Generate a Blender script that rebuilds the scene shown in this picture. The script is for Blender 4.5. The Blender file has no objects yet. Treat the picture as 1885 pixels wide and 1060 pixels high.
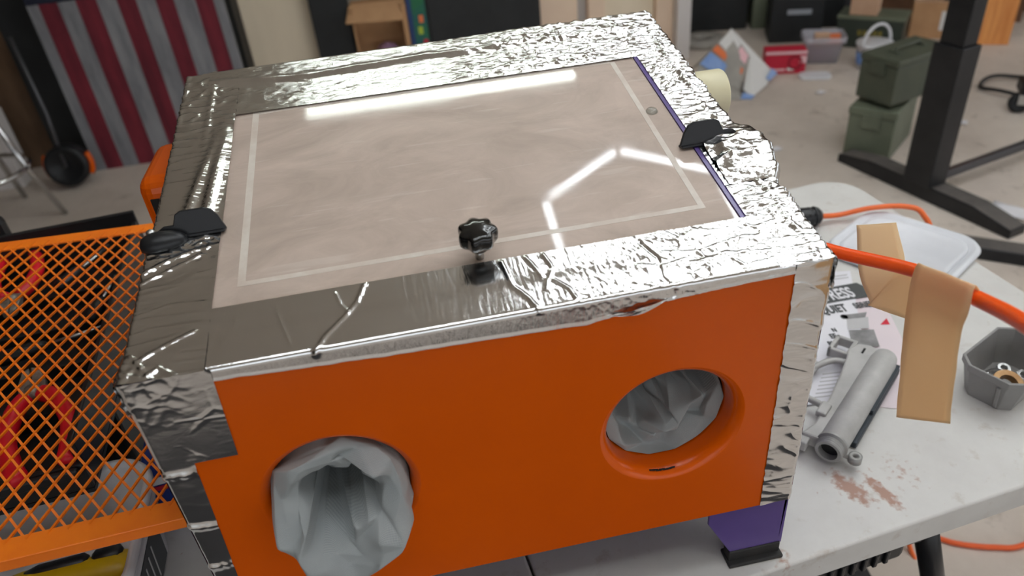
import bpy, bmesh, math, random
from mathutils import Vector, Matrix, noise as mn
random.seed(7)
PI = math.pi
scene = bpy.context.scene
col = scene.collection

# ------------------------------------------------------------------ camera
FPX = 1385.3
cam_d = bpy.data.cameras.new('camera')
cam = bpy.data.objects.new('camera', cam_d)
col.objects.link(cam)
cam_d.sensor_fit = 'HORIZONTAL'
cam_d.sensor_width = 36.0
cam_d.lens = FPX / 1885.0 * 36.0
cam_d.clip_start = 0.02
cam_d.clip_end = 60
cr = Vector((0.9792, -0.1845, -0.0840)).normalized()
cw = Vector((0.1061, 0.8194, -0.5633)).normalized()
cu = cr.cross(cw).normalized(); cr = cw.cross(cu).normalized()
CAM = Vector((0.2527, -0.4966, 0.7779))
cam.matrix_world = Matrix(((cr.x, cu.x, -cw.x, CAM.x), (cr.y, cu.y, -cw.y, CAM.y),
                           (cr.z, cu.z, -cw.z, CAM.z), (0, 0, 0, 1)))
cam_d.dof.use_dof = True
cam_d.dof.focus_distance = 0.80
cam_d.dof.aperture_fstop = 4.6
scene.camera = cam

# ------------------------------------------------------------------ world, exposure
world = bpy.data.worlds.new('sky'); scene.world = world
world.use_nodes = True
bg = world.node_tree.nodes['Background']
bg.inputs[0].default_value = (0.92, 0.96, 1.0, 1)
bg.inputs[1].default_value = 1.5
vs = scene.view_settings
vs.view_transform = 'Standard'; vs.look = 'None'; vs.gamma = 1.0; vs.use_curve_mapping = False
vs.exposure = -0.1
HEX_POWER = 31.0          # radiance of the ceiling light tubes
TUBE_POWER = 30.0

# ------------------------------------------------------------------ materials
def S(r, g, b):
    f = lambda v: (v / 255 / 12.92) if v <= 10.3 else (((v / 255) + 0.055) / 1.055) ** 2.4
    return (f(r), f(g), f(b), 1)

def mat(name, c1, rough=0.5, metal=0.0, c2=None, nscale=8.0, ndetail=4.0, contrast=(0.35, 0.65),
        bump=0.0, bscale=200.0, stretch=None, coat=0.0, spec=0.5, emit=None, estr=0.0, trans=0.0,
        rvar=0.0, ior=1.45, alpha=1.0):
    m = bpy.data.materials.new(name); m.use_nodes = True
    nt = m.node_tree; b = nt.nodes['Principled BSDF']
    b.inputs['Base Color'].default_value = c1
    b.inputs['Roughness'].default_value = rough
    b.inputs['Metallic'].default_value = metal
    b.inputs['Specular IOR Level'].default_value = spec
    b.inputs['Coat Weight'].default_value = coat
    b.inputs['Coat Roughness'].default_value = 0.08
    b.inputs['Transmission Weight'].default_value = trans
    b.inputs['IOR'].default_value = ior
    b.inputs['Alpha'].default_value = alpha
    if emit:
        b.inputs['Emission Color'].default_value = emit
        b.inputs['Emission Strength'].default_value = estr
    tc = nt.nodes.new('ShaderNodeTexCoord')
    vec = tc.outputs['Object']
    if stretch:
        mp = nt.nodes.new('ShaderNodeMapping'); mp.inputs['Scale'].default_value = stretch
        nt.links.new(vec, mp.inputs['Vector']); vec = mp.outputs['Vector']
    if c2 or rvar:
        n = nt.nodes.new('ShaderNodeTexNoise'); n.inputs['Scale'].default_value = nscale
        n.inputs['Detail'].default_value = ndetail; n.inputs['Roughness'].default_value = 0.62
        nt.links.new(vec, n.inputs['Vector'])
        r = nt.nodes.new('ShaderNodeMapRange')
        r.inputs['From Min'].default_value, r.inputs['From Max'].default_value = contrast
        nt.links.new(n.outputs['Fac'], r.inputs['Value'])
        if c2:
            mx = nt.nodes.new('ShaderNodeMix'); mx.data_type = 'RGBA'
            mx.inputs['A'].default_value = c1; mx.inputs['B'].default_value = c2
            nt.links.new(r.outputs['Result'], mx.inputs['Factor'])
            nt.links.new(mx.outputs['Result'], b.inputs['Base Color'])
        if rvar:
            r2 = nt.nodes.new('ShaderNodeMapRange')
            r2.inputs['To Min'].default_value = rough; r2.inputs['To Max'].default_value = rough + rvar
            nt.links.new(n.outputs['Fac'], r2.inputs['Value'])
            nt.links.new(r2.outputs['Result'], b.inputs['Roughness'])
    if bump:
        n2 = nt.nodes.new('ShaderNodeTexNoise'); n2.inputs['Scale'].default_value = bscale
        n2.inputs['Detail'].default_value = 3
        nt.links.new(vec, n2.inputs['Vector'])
        bp = nt.nodes.new('ShaderNodeBump'); bp.inputs['Strength'].default_value = bump
        bp.inputs['Distance'].default_value = 0.002
        nt.links.new(n2.outputs['Fac'], bp.inputs['Height'])
        nt.links.new(bp.outputs['Normal'], b.inputs['Normal'])
    return m

M = {}
M['orange'] = mat('orange_paint', S(220, 91, 0), 0.25, coat=0.12, spec=0.3, c2=S(214, 87, 0), nscale=5, bump=0.03, bscale=300)
M['orange_rack'] = mat('orange_powder_coat', S(250, 128, 18), 0.4, c2=S(244, 118, 18), nscale=30, bump=0.05, bscale=500)
M['purple'] = mat('purple_paint', S(96, 76, 142), 0.33, coat=0.15, c2=S(88, 70, 132), nscale=12)
M['rubber'] = mat('black_rubber', S(34, 34, 34), 0.6, c2=S(44, 42, 40), nscale=40)
M['plastic_black'] = mat('black_plastic', S(27, 28, 31), 0.36, bump=0.06, bscale=900)
M['knob_black'] = mat('gloss_black_plastic', S(13, 14, 15), 0.1, coat=0.6)
M['steel'] = mat('steel', S(190, 190, 188), 0.28, 1.0, rvar=0.15, nscale=60)
M['chrome'] = mat('chrome', S(205, 205, 205), 0.12, 1.0)
M['cream'] = mat('cream_plastic', S(214, 206, 172), 0.45)
M['hose'] = mat('orange_hose_rubber', S(255, 92, 8), 0.36, c2=S(250, 84, 6), nscale=20)
M['cord'] = mat('orange_cord', S(236, 110, 52), 0.45)
M['cord_floor'] = mat('orange_floor_cord', S(232, 96, 40), 0.45)
M['receiver'] = mat('bead_blasted_aluminium', S(186, 184, 181), 0.6, 0.15, c2=S(172, 170, 167), nscale=25, bump=0.15, bscale=900)
M['receiver_dark'] = mat('dark_anodised_metal', S(52, 58, 64), 0.5, 0.4)
M['thread'] = mat('dull_grey_thread', S(158, 157, 154), 0.5, 0.4)
M['bore'] = mat('black_bore', S(22, 22, 22), 0.7)
M['bin_grey'] = mat('charcoal_plastic', S(142, 140, 138), 0.42, c2=S(132, 130, 128), nscale=18, bump=0.05, bscale=700)
M['brass'] = mat('dull_brass', S(186, 150, 106), 0.42, 0.5, c2=S(160, 120, 80), nscale=60)
M['white_plastic'] = mat('white_plastic', S(226, 227, 232), 0.35, c2=S(212, 213, 218), nscale=6)
M['bucket_white'] = mat('bucket_white', S(214, 212, 212), 0.35, c2=S(200, 198, 200), nscale=6)
M['yellow'] = mat('yellow_plastic', S(214, 176, 8), 0.38, c2=S(198, 160, 8), nscale=20)
M['red_grip'] = mat('red_grip', S(220, 22, 40), 0.4)
M['pale_metal'] = mat('pale_metal', S(176, 168, 156), 0.4, 0.5, c2=S(120, 112, 104), nscale=40)
M['toolbox'] = mat('toolbox_black', S(24, 24, 26), 0.42, c2=S(34, 33, 34), nscale=14)
M['blue_card'] = mat('blue_card', S(28, 50, 120), 0.5)
M['white_card'] = mat('white_card', S(222, 220, 218), 0.6)
M['grey_card'] = mat('grey_card', S(168, 163, 155), 0.7, c2=S(150, 146, 140), nscale=6)
M['orange_card'] = mat('orange_card', S(226, 120, 70), 0.6)
M['sky_card'] = mat('sky_blue_card', S(110, 145, 205), 0.6, c2=S(150, 175, 220), nscale=8)
M['red_card'] = mat('red_card', S(196, 34, 60), 0.5)
M['darkred_card'] = mat('darkred_card', S(150, 22, 44), 0.5)
M['pink_card'] = mat('pink_card', S(236, 190, 196), 0.6)
M['cardboard'] = mat('cardboard', S(190, 148, 108), 0.8, c2=S(178, 136, 98), nscale=10, bump=0.1, bscale=120)
M['cardboard_pale'] = mat('cardboard_pale', S(205, 168, 140), 0.8, c2=S(196, 158, 130), nscale=10)
M['cardboard_dark'] = mat('cardboard_brown', S(120, 86, 62), 0.85, c2=S(98, 70, 52), nscale=6)
M['olive'] = mat('olive_paint', S(84, 88, 74), 0.5, c2=S(74, 80, 68), nscale=8, ndetail=6, bump=0.05, bscale=80)
M['olive_light'] = mat('olive_plastic', S(112, 118, 100), 0.5, c2=S(98, 104, 88), nscale=7)
M['olive_dark'] = mat('dark_olive_paint', S(58, 64, 56), 0.5, c2=S(50, 58, 50), nscale=8)
M['stencil'] = mat('yellow_stencil', S(128, 116, 52), 0.6)
M['desk_black'] = mat('desk_black_metal', S(30, 31, 34), 0.36, 0.2, c2=S(42, 42, 44), nscale=10)
M['desk_dusty'] = mat('desk_dusty_top', S(98, 92, 88), 0.7, c2=S(80, 76, 74), nscale=14)
M['desk_steel'] = mat('desk_grey_metal', S(88, 88, 92), 0.35, 0.6)
M['black_case'] = mat('black_case', S(26, 28, 30), 0.5, c2=S(36, 38, 40), nscale=6)
M['grey_case'] = mat('grey_lid', S(150, 154, 162), 0.4)
M['wood'] = mat('orange_pine', S(232, 160, 92), 0.6, c2=S(206, 128, 66), nscale=5, stretch=(6, 6, 0.6), contrast=(0.4, 0.7))
M['brown_board'] = mat('brown_board', S(120, 94, 72), 0.75, c2=S(96, 74, 56), nscale=5, stretch=(3, 3, 0.6))
M['tan_board'] = mat('tan_board', S(160, 122, 84), 0.75, c2=S(140, 104, 70), nscale=5)
M['flag_red'] = mat('flag_red', S(128, 40, 54), 0.75, c2=S(92, 26, 40), nscale=5, stretch=(4, 4, 0.7), contrast=(0.3, 0.7))
M['flag_grey'] = mat('flag_grey', S(150, 150, 154), 0.75, c2=S(112, 112, 118), nscale=5, stretch=(4, 4, 0.7), contrast=(0.3, 0.7))
M['flag_blue'] = mat('flag_blue', S(34, 38, 58), 0.75, c2=S(26, 28, 44), nscale=6)
M['cream_wall'] = mat('cream_panel', S(236, 220, 196), 0.6, c2=S(228, 212, 188), nscale=3, stretch=(3, 3, 0.5))
M['peach_wall'] = mat('peach_trim', S(234, 208, 184), 0.6, c2=S(228, 200, 176), nscale=3)
M['white_trim'] = mat('white_trim', S(214, 208, 206), 0.5)
M['grey_gap'] = mat('grey_trim', S(178, 172, 168), 0.6)
M['teal'] = mat('teal_card', S(34, 86, 100), 0.6, c2=S(40, 110, 70), nscale=9)
M['navy'] = mat('navy_print', S(40, 62, 110), 0.6)
M['lime'] = mat('lime_card', S(176, 196, 60), 0.6)
M['lilac'] = mat('lilac_bag', S(150, 120, 170), 0.4, c2=S(150, 110, 110), nscale=14)
M['paper'] = mat('paper_white', S(232, 230, 234), 0.7, c2=S(224, 222, 228), nscale=6)
M['paper_pink'] = mat('paper_pinkish', S(226, 212, 216), 0.7)
M['ink'] = mat('ink_dark', S(78, 80, 80), 0.7)
M['ink_grey'] = mat('ink_grey', S(150, 148, 148), 0.7, c2=S(120, 118, 118), nscale=40)
M['ink_light'] = mat('ink_light', S(190, 188, 188), 0.7)
M['ink_red'] = mat('ink_red', S(206, 40, 60), 0.7)
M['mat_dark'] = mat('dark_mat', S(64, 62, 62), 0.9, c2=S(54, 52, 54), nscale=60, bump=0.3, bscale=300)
def tape_mat():
    m = mat('tan_masking_tape', S(250, 226, 190), 0.5, c2=S(246, 220, 182), nscale=14, bump=0.04, bscale=600)
    nt = m.node_tree; out = [n for n in nt.nodes if n.type == 'OUTPUT_MATERIAL'][0]
    tl = nt.nodes.new('ShaderNodeBsdfTranslucent'); tl.inputs['Color'].default_value = S(252, 228, 192)
    mx = nt.nodes.new('ShaderNodeMixShader'); mx.inputs['Fac'].default_value = 0.58
    nt.links.new(nt.nodes['Principled BSDF'].outputs[0], mx.inputs[1]); nt.links.new(tl.outputs[0], mx.inputs[2])
    nt.links.new(mx.outputs[0], out.inputs['Surface'])
    return m
M['tape'] = tape_mat()
M['glue'] = mat('clear_glue_bead', S(216, 208, 198), 0.3, c2=S(200, 186, 174), nscale=25)
M['clear'] = mat('clear_rubber', S(225, 232, 228), 0.08, trans=0.9)
M['clear_box'] = mat('clear_plastic_box', S(214, 212, 222), 0.25, alpha=0.45)
M['cable'] = mat('black_cable', S(30, 30, 32), 0.5)
M['silver_bag'] = mat('silver_print', S(120, 120, 122), 0.5)
M['ceiling'] = mat('ceiling_paint', S(230, 223, 212), 0.9, c2=S(224, 217, 205), nscale=2)
M['wall_paint'] = mat('wall_paint', S(176, 168, 156), 0.85, c2=S(168, 160, 148), nscale=2)
M['wall_dark'] = mat('wall_dark', S(92, 82, 72), 0.9, c2=S(78, 70, 62), nscale=2)
M['lamp_body'] = mat('lamp_housing', S(230, 230, 230), 0.5)
M['hex_glow'] = mat('led_tube_glow', (1, 1, 1, 1), 0.5, emit=(0.90, 0.96, 1.0, 1), estr=HEX_POWER)
M['tube_glow'] = mat('shop_light_glow', (1, 1, 1, 1), 0.5, emit=(0.90, 1.0, 0.92, 1), estr=TUBE_POWER)

# bright crinkled aluminium tape, two grades of relief
def foil_mat(name, rough, bump, scale, stretch, tint=(0.78, 0.78, 0.78, 1)):
    m = bpy.data.materials.new(name); m.use_nodes = True
    nt = m.node_tree; b = nt.nodes['Principled BSDF']
    b.inputs['Base Color'].default_value = tint
    b.inputs['Metallic'].default_value = 1.0
    tc = nt.nodes.new('ShaderNodeTexCoord')
    mp = nt.nodes.new('ShaderNodeMapping'); mp.inputs['Scale'].default_value = stretch
    nt.links.new(tc.outputs['Object'], mp.inputs['Vector'])
    n = nt.nodes.new('ShaderNodeTexNoise'); n.inputs['Scale'].default_value = scale
    n.inputs['Detail'].default_value = 4; n.inputs['Roughness'].default_value = 0.6
    n.inputs['Distortion'].default_value = 0.6
    nt.links.new(mp.outputs['Vector'], n.inputs['Vector'])
    bp = nt.nodes.new('ShaderNodeBump'); bp.inputs['Strength'].default_value = bump
    bp.inputs['Distance'].default_value = 0.001
    nt.links.new(n.outputs['Fac'], bp.inputs['Height'])
    nt.links.new(bp.outputs['Normal'], b.inputs['Normal'])
    n2 = nt.nodes.new('ShaderNodeTexNoise'); n2.inputs['Scale'].default_value = 30
    nt.links.new(tc.outputs['Object'], n2.inputs['Vector'])
    r = nt.nodes.new('ShaderNodeMapRange')
    r.inputs['To Min'].default_value = rough; r.inputs['To Max'].default_value = rough + 0.10
    nt.links.new(n2.outputs['Fac'], r.inputs['Value'])
    nt.links.new(r.outputs['Result'], b.inputs['Roughness'])
    return m
M['foil_u'] = foil_mat('foil_brushed_across', 0.10, 0.22, 90, (3.5, 0.6, 0.6))
M['foil_v'] = foil_mat('foil_brushed_along', 0.08, 0.30, 80, (0.6, 2.6, 2.6))
M['foil_s'] = foil_mat('foil_smooth', 0.10, 0.12, 45, (1.0, 1.4, 1.4))
M['foil_c'] = foil_mat('foil_crinkled', 0.07, 0.45, 110, (0.7, 1.8, 1.8))

# dusty acrylic
def window_mat():
    m = bpy.data.materials.new('dusty_acrylic'); m.use_nodes = True
    nt = m.node_tree; nt.nodes.clear()
    out = nt.nodes.new('ShaderNodeOutputMaterial')
    tc = nt.nodes.new('ShaderNodeTexCoord')
    mp = nt.nodes.new('ShaderNodeMapping'); mp.inputs['Rotation'].default_value = (0, 0, 0.5)
    mp.inputs['Scale'].default_value = (1, 1.6, 1)
    nt.links.new(tc.outputs['Object'], mp.inputs['Vector'])
    n = nt.nodes.new('ShaderNodeTexNoise'); n.inputs['Scale'].default_value = 9
    n.inputs['Detail'].default_value = 7; n.inputs['Roughness'].default_value = 0.65
    n.inputs['Distortion'].default_value = 1.2
    nt.links.new(mp.outputs['Vector'], n.inputs['Vector'])
    cr_ = nt.nodes.new('ShaderNodeMix'); cr_.data_type = 'RGBA'
    cr_.inputs['A'].default_value = S(196, 178, 165); cr_.inputs['B'].default_value = S(208, 189, 176)
    r = nt.nodes.new('ShaderNodeMapRange'); r.inputs['From Min'].default_value = 0.3; r.inputs['From Max'].default_value = 0.7
    nt.links.new(n.outputs['Fac'], r.inputs['Value']); nt.links.new(r.outputs['Result'], cr_.inputs['Factor'])
    base = cr_.outputs['Result']
    for rz_, sc_, lo_ in ((0.7, 26, 0.66), (-1.0, 34, 0.67), (1.5, 22, 0.68)):     # fine scratches
        ms = nt.nodes.new('ShaderNodeMapping'); ms.inputs['Rotation'].default_value = (0, 0, rz_); ms.inputs['Scale'].default_value = (0.35, 3.0, 1)
        nt.links.new(tc.outputs['Object'], ms.inputs['Vector'])
        ns = nt.nodes.new('ShaderNodeTexNoise'); ns.inputs['Scale'].default_value = sc_; ns.inputs['Detail'].default_value = 2
        nt.links.new(ms.outputs['Vector'], ns.inputs['Vector'])
        rs_ = nt.nodes.new('ShaderNodeMapRange'); rs_.inputs['From Min'].default_value = lo_; rs_.inputs['From Max'].default_value = lo_ + 0.06
        rs_.inputs['To Max'].default_value = 0.32
        nt.links.new(ns.outputs['Fac'], rs_.inputs['Value'])
        mm = nt.nodes.new('ShaderNodeMix'); mm.data_type = 'RGBA'; mm.inputs['B'].default_value = S(226, 214, 204)
        nt.links.new(base, mm.inputs['A']); nt.links.new(rs_.outputs['Result'], mm.inputs['Factor']); base = mm.outputs['Result']
    dif = nt.nodes.new('ShaderNodeBsdfDiffuse'); nt.links.new(base, dif.inputs['Color'])
    tr = nt.nodes.new('ShaderNodeBsdfTransparent')
    r2 = nt.nodes.new('ShaderNodeMapRange'); r2.inputs['From Min'].default_value = 0.3; r2.inputs['From Max'].default_value = 0.7
    r2.inputs['To Min'].default_value = 0.80; r2.inputs['To Max'].default_value = 0.95
    nt.links.new(n.outputs['Fac'], r2.inputs['Value'])
    mx = nt.nodes.new('ShaderNodeMixShader'); nt.links.new(r2.outputs['Result'], mx.inputs['Fac'])
    nt.links.new(tr.outputs[0], mx.inputs[1]); nt.links.new(dif.outputs[0], mx.inputs[2])
    gl = nt.nodes.new('ShaderNodeBsdfGlossy'); gl.inputs['Roughness'].default_value = 0.06
    n3 = nt.nodes.new('ShaderNodeTexNoise'); n3.inputs['Scale'].default_value = 5; n3.inputs['Detail'].default_value = 6
    mp3 = nt.nodes.new('ShaderNodeMapping'); mp3.inputs['Scale'].default_value = (1, 7, 1)
    nt.links.new(tc.outputs['Object'], mp3.inputs['Vector']); nt.links.new(mp3.outputs['Vector'], n3.inputs['Vector'])
    r3 = nt.nodes.new('ShaderNodeMapRange'); r3.inputs['From Min'].default_value = 0.4; r3.inputs['From Max'].default_value = 0.75
    r3.inputs['To Min'].default_value = 0.02; r3.inputs['To Max'].default_value = 0.09
    nt.links.new(n3.outputs['Fac'], r3.inputs['Value']); nt.links.new(r3.outputs['Result'], gl.inputs['Roughness'])
    fr = nt.nodes.new('ShaderNodeFresnel'); fr.inputs['IOR'].default_value = 1.5
    mx2 = nt.nodes.new('ShaderNodeMixShader'); nt.links.new(fr.outputs[0], mx2.inputs['Fac'])
    gl2 = nt.nodes.new('ShaderNodeBsdfGlossy'); gl2.inputs['Roughness'].default_value = 0.38
    mg = nt.nodes.new('ShaderNodeMixShader'); mg.inputs['Fac'].default_value = 0.3
    nt.links.new(gl.outputs[0], mg.inputs[1]); nt.links.new(gl2.outputs[0], mg.inputs[2])
    nt.links.new(mx.outputs[0], mx2.inputs[1]); nt.links.new(mg.outputs[0], mx2.inputs[2])
    nt.links.new(mx2.outputs[0], out.inputs[0])
    return m
M['window'] = window_mat()

def fabric_mat():
    m = bpy.data.materials.new('grey_woven_glove'); m.use_nodes = True
    nt = m.node_tree; b = nt.nodes['Principled BSDF']
    b.inputs['Roughness'].default_value = 0.62; b.inputs['Sheen Weight'].default_value = 0.15
    tc = nt.nodes.new('ShaderNodeTexCoord')
    n = nt.nodes.new('ShaderNodeTexNoise'); n.inputs['Scale'].default_value = 26; n.inputs['Detail'].default_value = 6
    nt.links.new(tc.outputs['Object'], n.inputs['Vector'])
    mx = nt.nodes.new('ShaderNodeMix'); mx.data_type = 'RGBA'
    mx.inputs['A'].default_value = S(150, 158, 160); mx.inputs['B'].default_value = S(178, 182, 182)
    nt.links.new(n.outputs['Fac'], mx.inputs['Factor'])
    hs = []
    for ax in (0, 1):
        w = nt.nodes.new('ShaderNodeTexWave'); w.inputs['Scale'].default_value = 260
        w.bands_direction = 'X' if ax == 0 else 'Y'
        nt.links.new(tc.outputs['UV'], w.inputs['Vector']); hs.append(w)
    ad = nt.nodes.new('ShaderNodeMath'); ad.operation = 'ADD'
    nt.links.new(hs[0].outputs['Fac'], ad.inputs[0]); nt.links.new(hs[1].outputs['Fac'], ad.inputs[1])
    mr = nt.nodes.new('ShaderNodeMapRange'); mr.inputs['From Max'].default_value = 2.0
    mr.inputs['To Min'].default_value = 0.72; mr.inputs['To Max'].default_value = 1.0
    nt.links.new(ad.outputs[0], mr.inputs['Value'])
    mu = nt.nodes.new('ShaderNodeMix'); mu.data_type = 'RGBA'; mu.blend_type = 'MULTIPLY'
    mu.inputs['Factor'].default_value = 1.0
    nt.links.new(mx.outputs['Result'], mu.inputs['A']); nt.links.new(mr.outputs['Result'], mu.inputs['B'])
    nt.links.new(mu.outputs['Result'], b.inputs['Base Color'])
    bp = nt.nodes.new('ShaderNodeBump'); bp.inputs['Strength'].default_value = 0.35; bp.inputs['Distance'].default_value = 0.0006
    nt.links.new(ad.outputs[0], bp.inputs['Height']); nt.links.new(bp.outputs['Normal'], b.inputs['Normal'])
    return m
M['fabric'] = fabric_mat()

def ground_mat(name, a, b_, stain, sc, rough):
    m = bpy.data.materials.new(name); m.use_nodes = True
    nt = m.node_tree; p = nt.nodes['Principled BSDF']; p.inputs['Roughness'].default_value = rough
    tc = nt.nodes.new('ShaderNodeTexCoord')
    def nz(s, d, lo, hi):
        n = nt.nodes.new('ShaderNodeTexNoise'); n.inputs['Scale'].default_value = s; n.inputs['Detail'].default_value = d
        n.inputs['Roughness'].default_value = 0.65
        nt.links.new(tc.outputs['Object'], n.inputs['Vector'])
        r = nt.nodes.new('ShaderNodeMapRange'); r.inputs['From Min'].default_value = lo; r.inputs['From Max'].default_value = hi
        nt.links.new(n.outputs['Fac'], r.inputs['Value']); return r.outputs['Result'], n
    f1, n1 = nz(sc, 8, 0.35, 0.65); f2, _ = nz(sc * 5.3, 6, 0.58, 0.78)
    m1 = nt.nodes.new('ShaderNodeMix'); m1.data_type = 'RGBA'
    m1.inputs['A'].default_value = a; m1.inputs['B'].default_value = b_
    nt.links.new(f1, m1.inputs['Factor'])
    m2 = nt.nodes.new('ShaderNodeMix'); m2.data_type = 'RGBA'; m2.inputs['B'].default_value = stain
    nt.links.new(m1.outputs['Result'], m2.inputs['A']); nt.links.new(f2, m2.inputs['Factor'])
    nt.links.new(m2.outputs['Result'], p.inputs['Base Color'])
    bp = nt.nodes.new('ShaderNodeBump'); bp.inputs['Strength'].default_value = 0.1; bp.inputs['Distance'].default_value = 0.004
    nt.links.new(n1.outputs['Fac'], bp.inputs['Height']); nt.links.new(bp.outputs['Normal'], p.inputs['Normal'])
    return m, nt, p, m2, tc
M['driveway'] = ground_mat('pale_driveway', S(176, 172, 166), S(160, 156, 150), S(140, 136, 130), 0.8, 0.8)[0]
M['floor'] = ground_mat('stained_concrete', S(218, 206, 195), S(192, 179, 168), S(138, 125, 114), 1.6, 0.7)[0]
# table top: dusty white with rust smears in two fixed spots
tm, nt, pb, last, tc = ground_mat('dusty_table_plastic', S(214, 212, 208), S(202, 199, 195), S(186, 176, 166), 6, 0.5)
prev = last.outputs['Result']
for (x, y, sx, sy, rot, amt) in ((0.728, 0.066, 0.020, 0.042, 0.35, 1.15), (0.762, 0.050, 0.011, 0.042, 0.25, 1.3), (0.60, -0.005, 0.02, 0.03, 0, 0.6),
                                 (0.80, 0.07, 0.05, 0.05, 0, 0.42), (1.05, 0.70, 0.05, 0.04, 0.4, 0.35)):
    sb = nt.nodes.new('ShaderNodeMapping'); sb.vector_type = 'TEXTURE'
    sb.inputs['Location'].default_value = (x, y, 0); sb.inputs['Rotation'].default_value = (0, 0, rot)
    sb.inputs['Scale'].default_value = (sx, sy, 1)
    nt.links.new(tc.outputs['Object'], sb.inputs['Vector'])
    ln = nt.nodes.new('ShaderNodeVectorMath'); ln.operation = 'LENGTH'
    nt.links.new(sb.outputs['Vector'], ln.inputs[0])
    mr = nt.nodes.new('ShaderNodeMapRange'); mr.inputs['From Min'].default_value = 1.2; mr.inputs['From Max'].default_value = 0.2
    mr.inputs['To Max'].default_value = 0.5 * amt
    nt.links.new(ln.outputs['Value'], mr.inputs['Value'])
    nn = nt.nodes.new('ShaderNodeTexNoise'); nn.inputs['Scale'].default_value = 110; nn.inputs['Detail'].default_value = 6
    nt.links.new(tc.outputs['Object'], nn.inputs['Vector'])
    ad = nt.nodes.new('ShaderNodeMath'); ad.operation = 'ADD'
    nt.links.new(mr.outputs['Result'], ad.inputs[0]); nt.links.new(nn.outputs['Fac'], ad.inputs[1])
    m3 = nt.nodes.new('ShaderNodeMapRange'); m3.inputs['From Min'].default_value = 0.72; m3.inputs['From Max'].default_value = 0.98
    m3.inputs['To Max'].default_value = 0.8
    nt.links.new(ad.outputs[0], m3.inputs['Value'])
    mx = nt.nodes.new('ShaderNodeMix'); mx.data_type = 'RGBA'; mx.inputs['B'].default_value = S(158, 104, 76)
    nt.links.new(prev, mx.inputs['A']); nt.links.new(m3.outputs['Result'], mx.inputs['Factor'])
    prev = mx.outputs['Result']
nt.links.new(prev, pb.inputs['Base Color'])
M['table'] = tm

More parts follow.
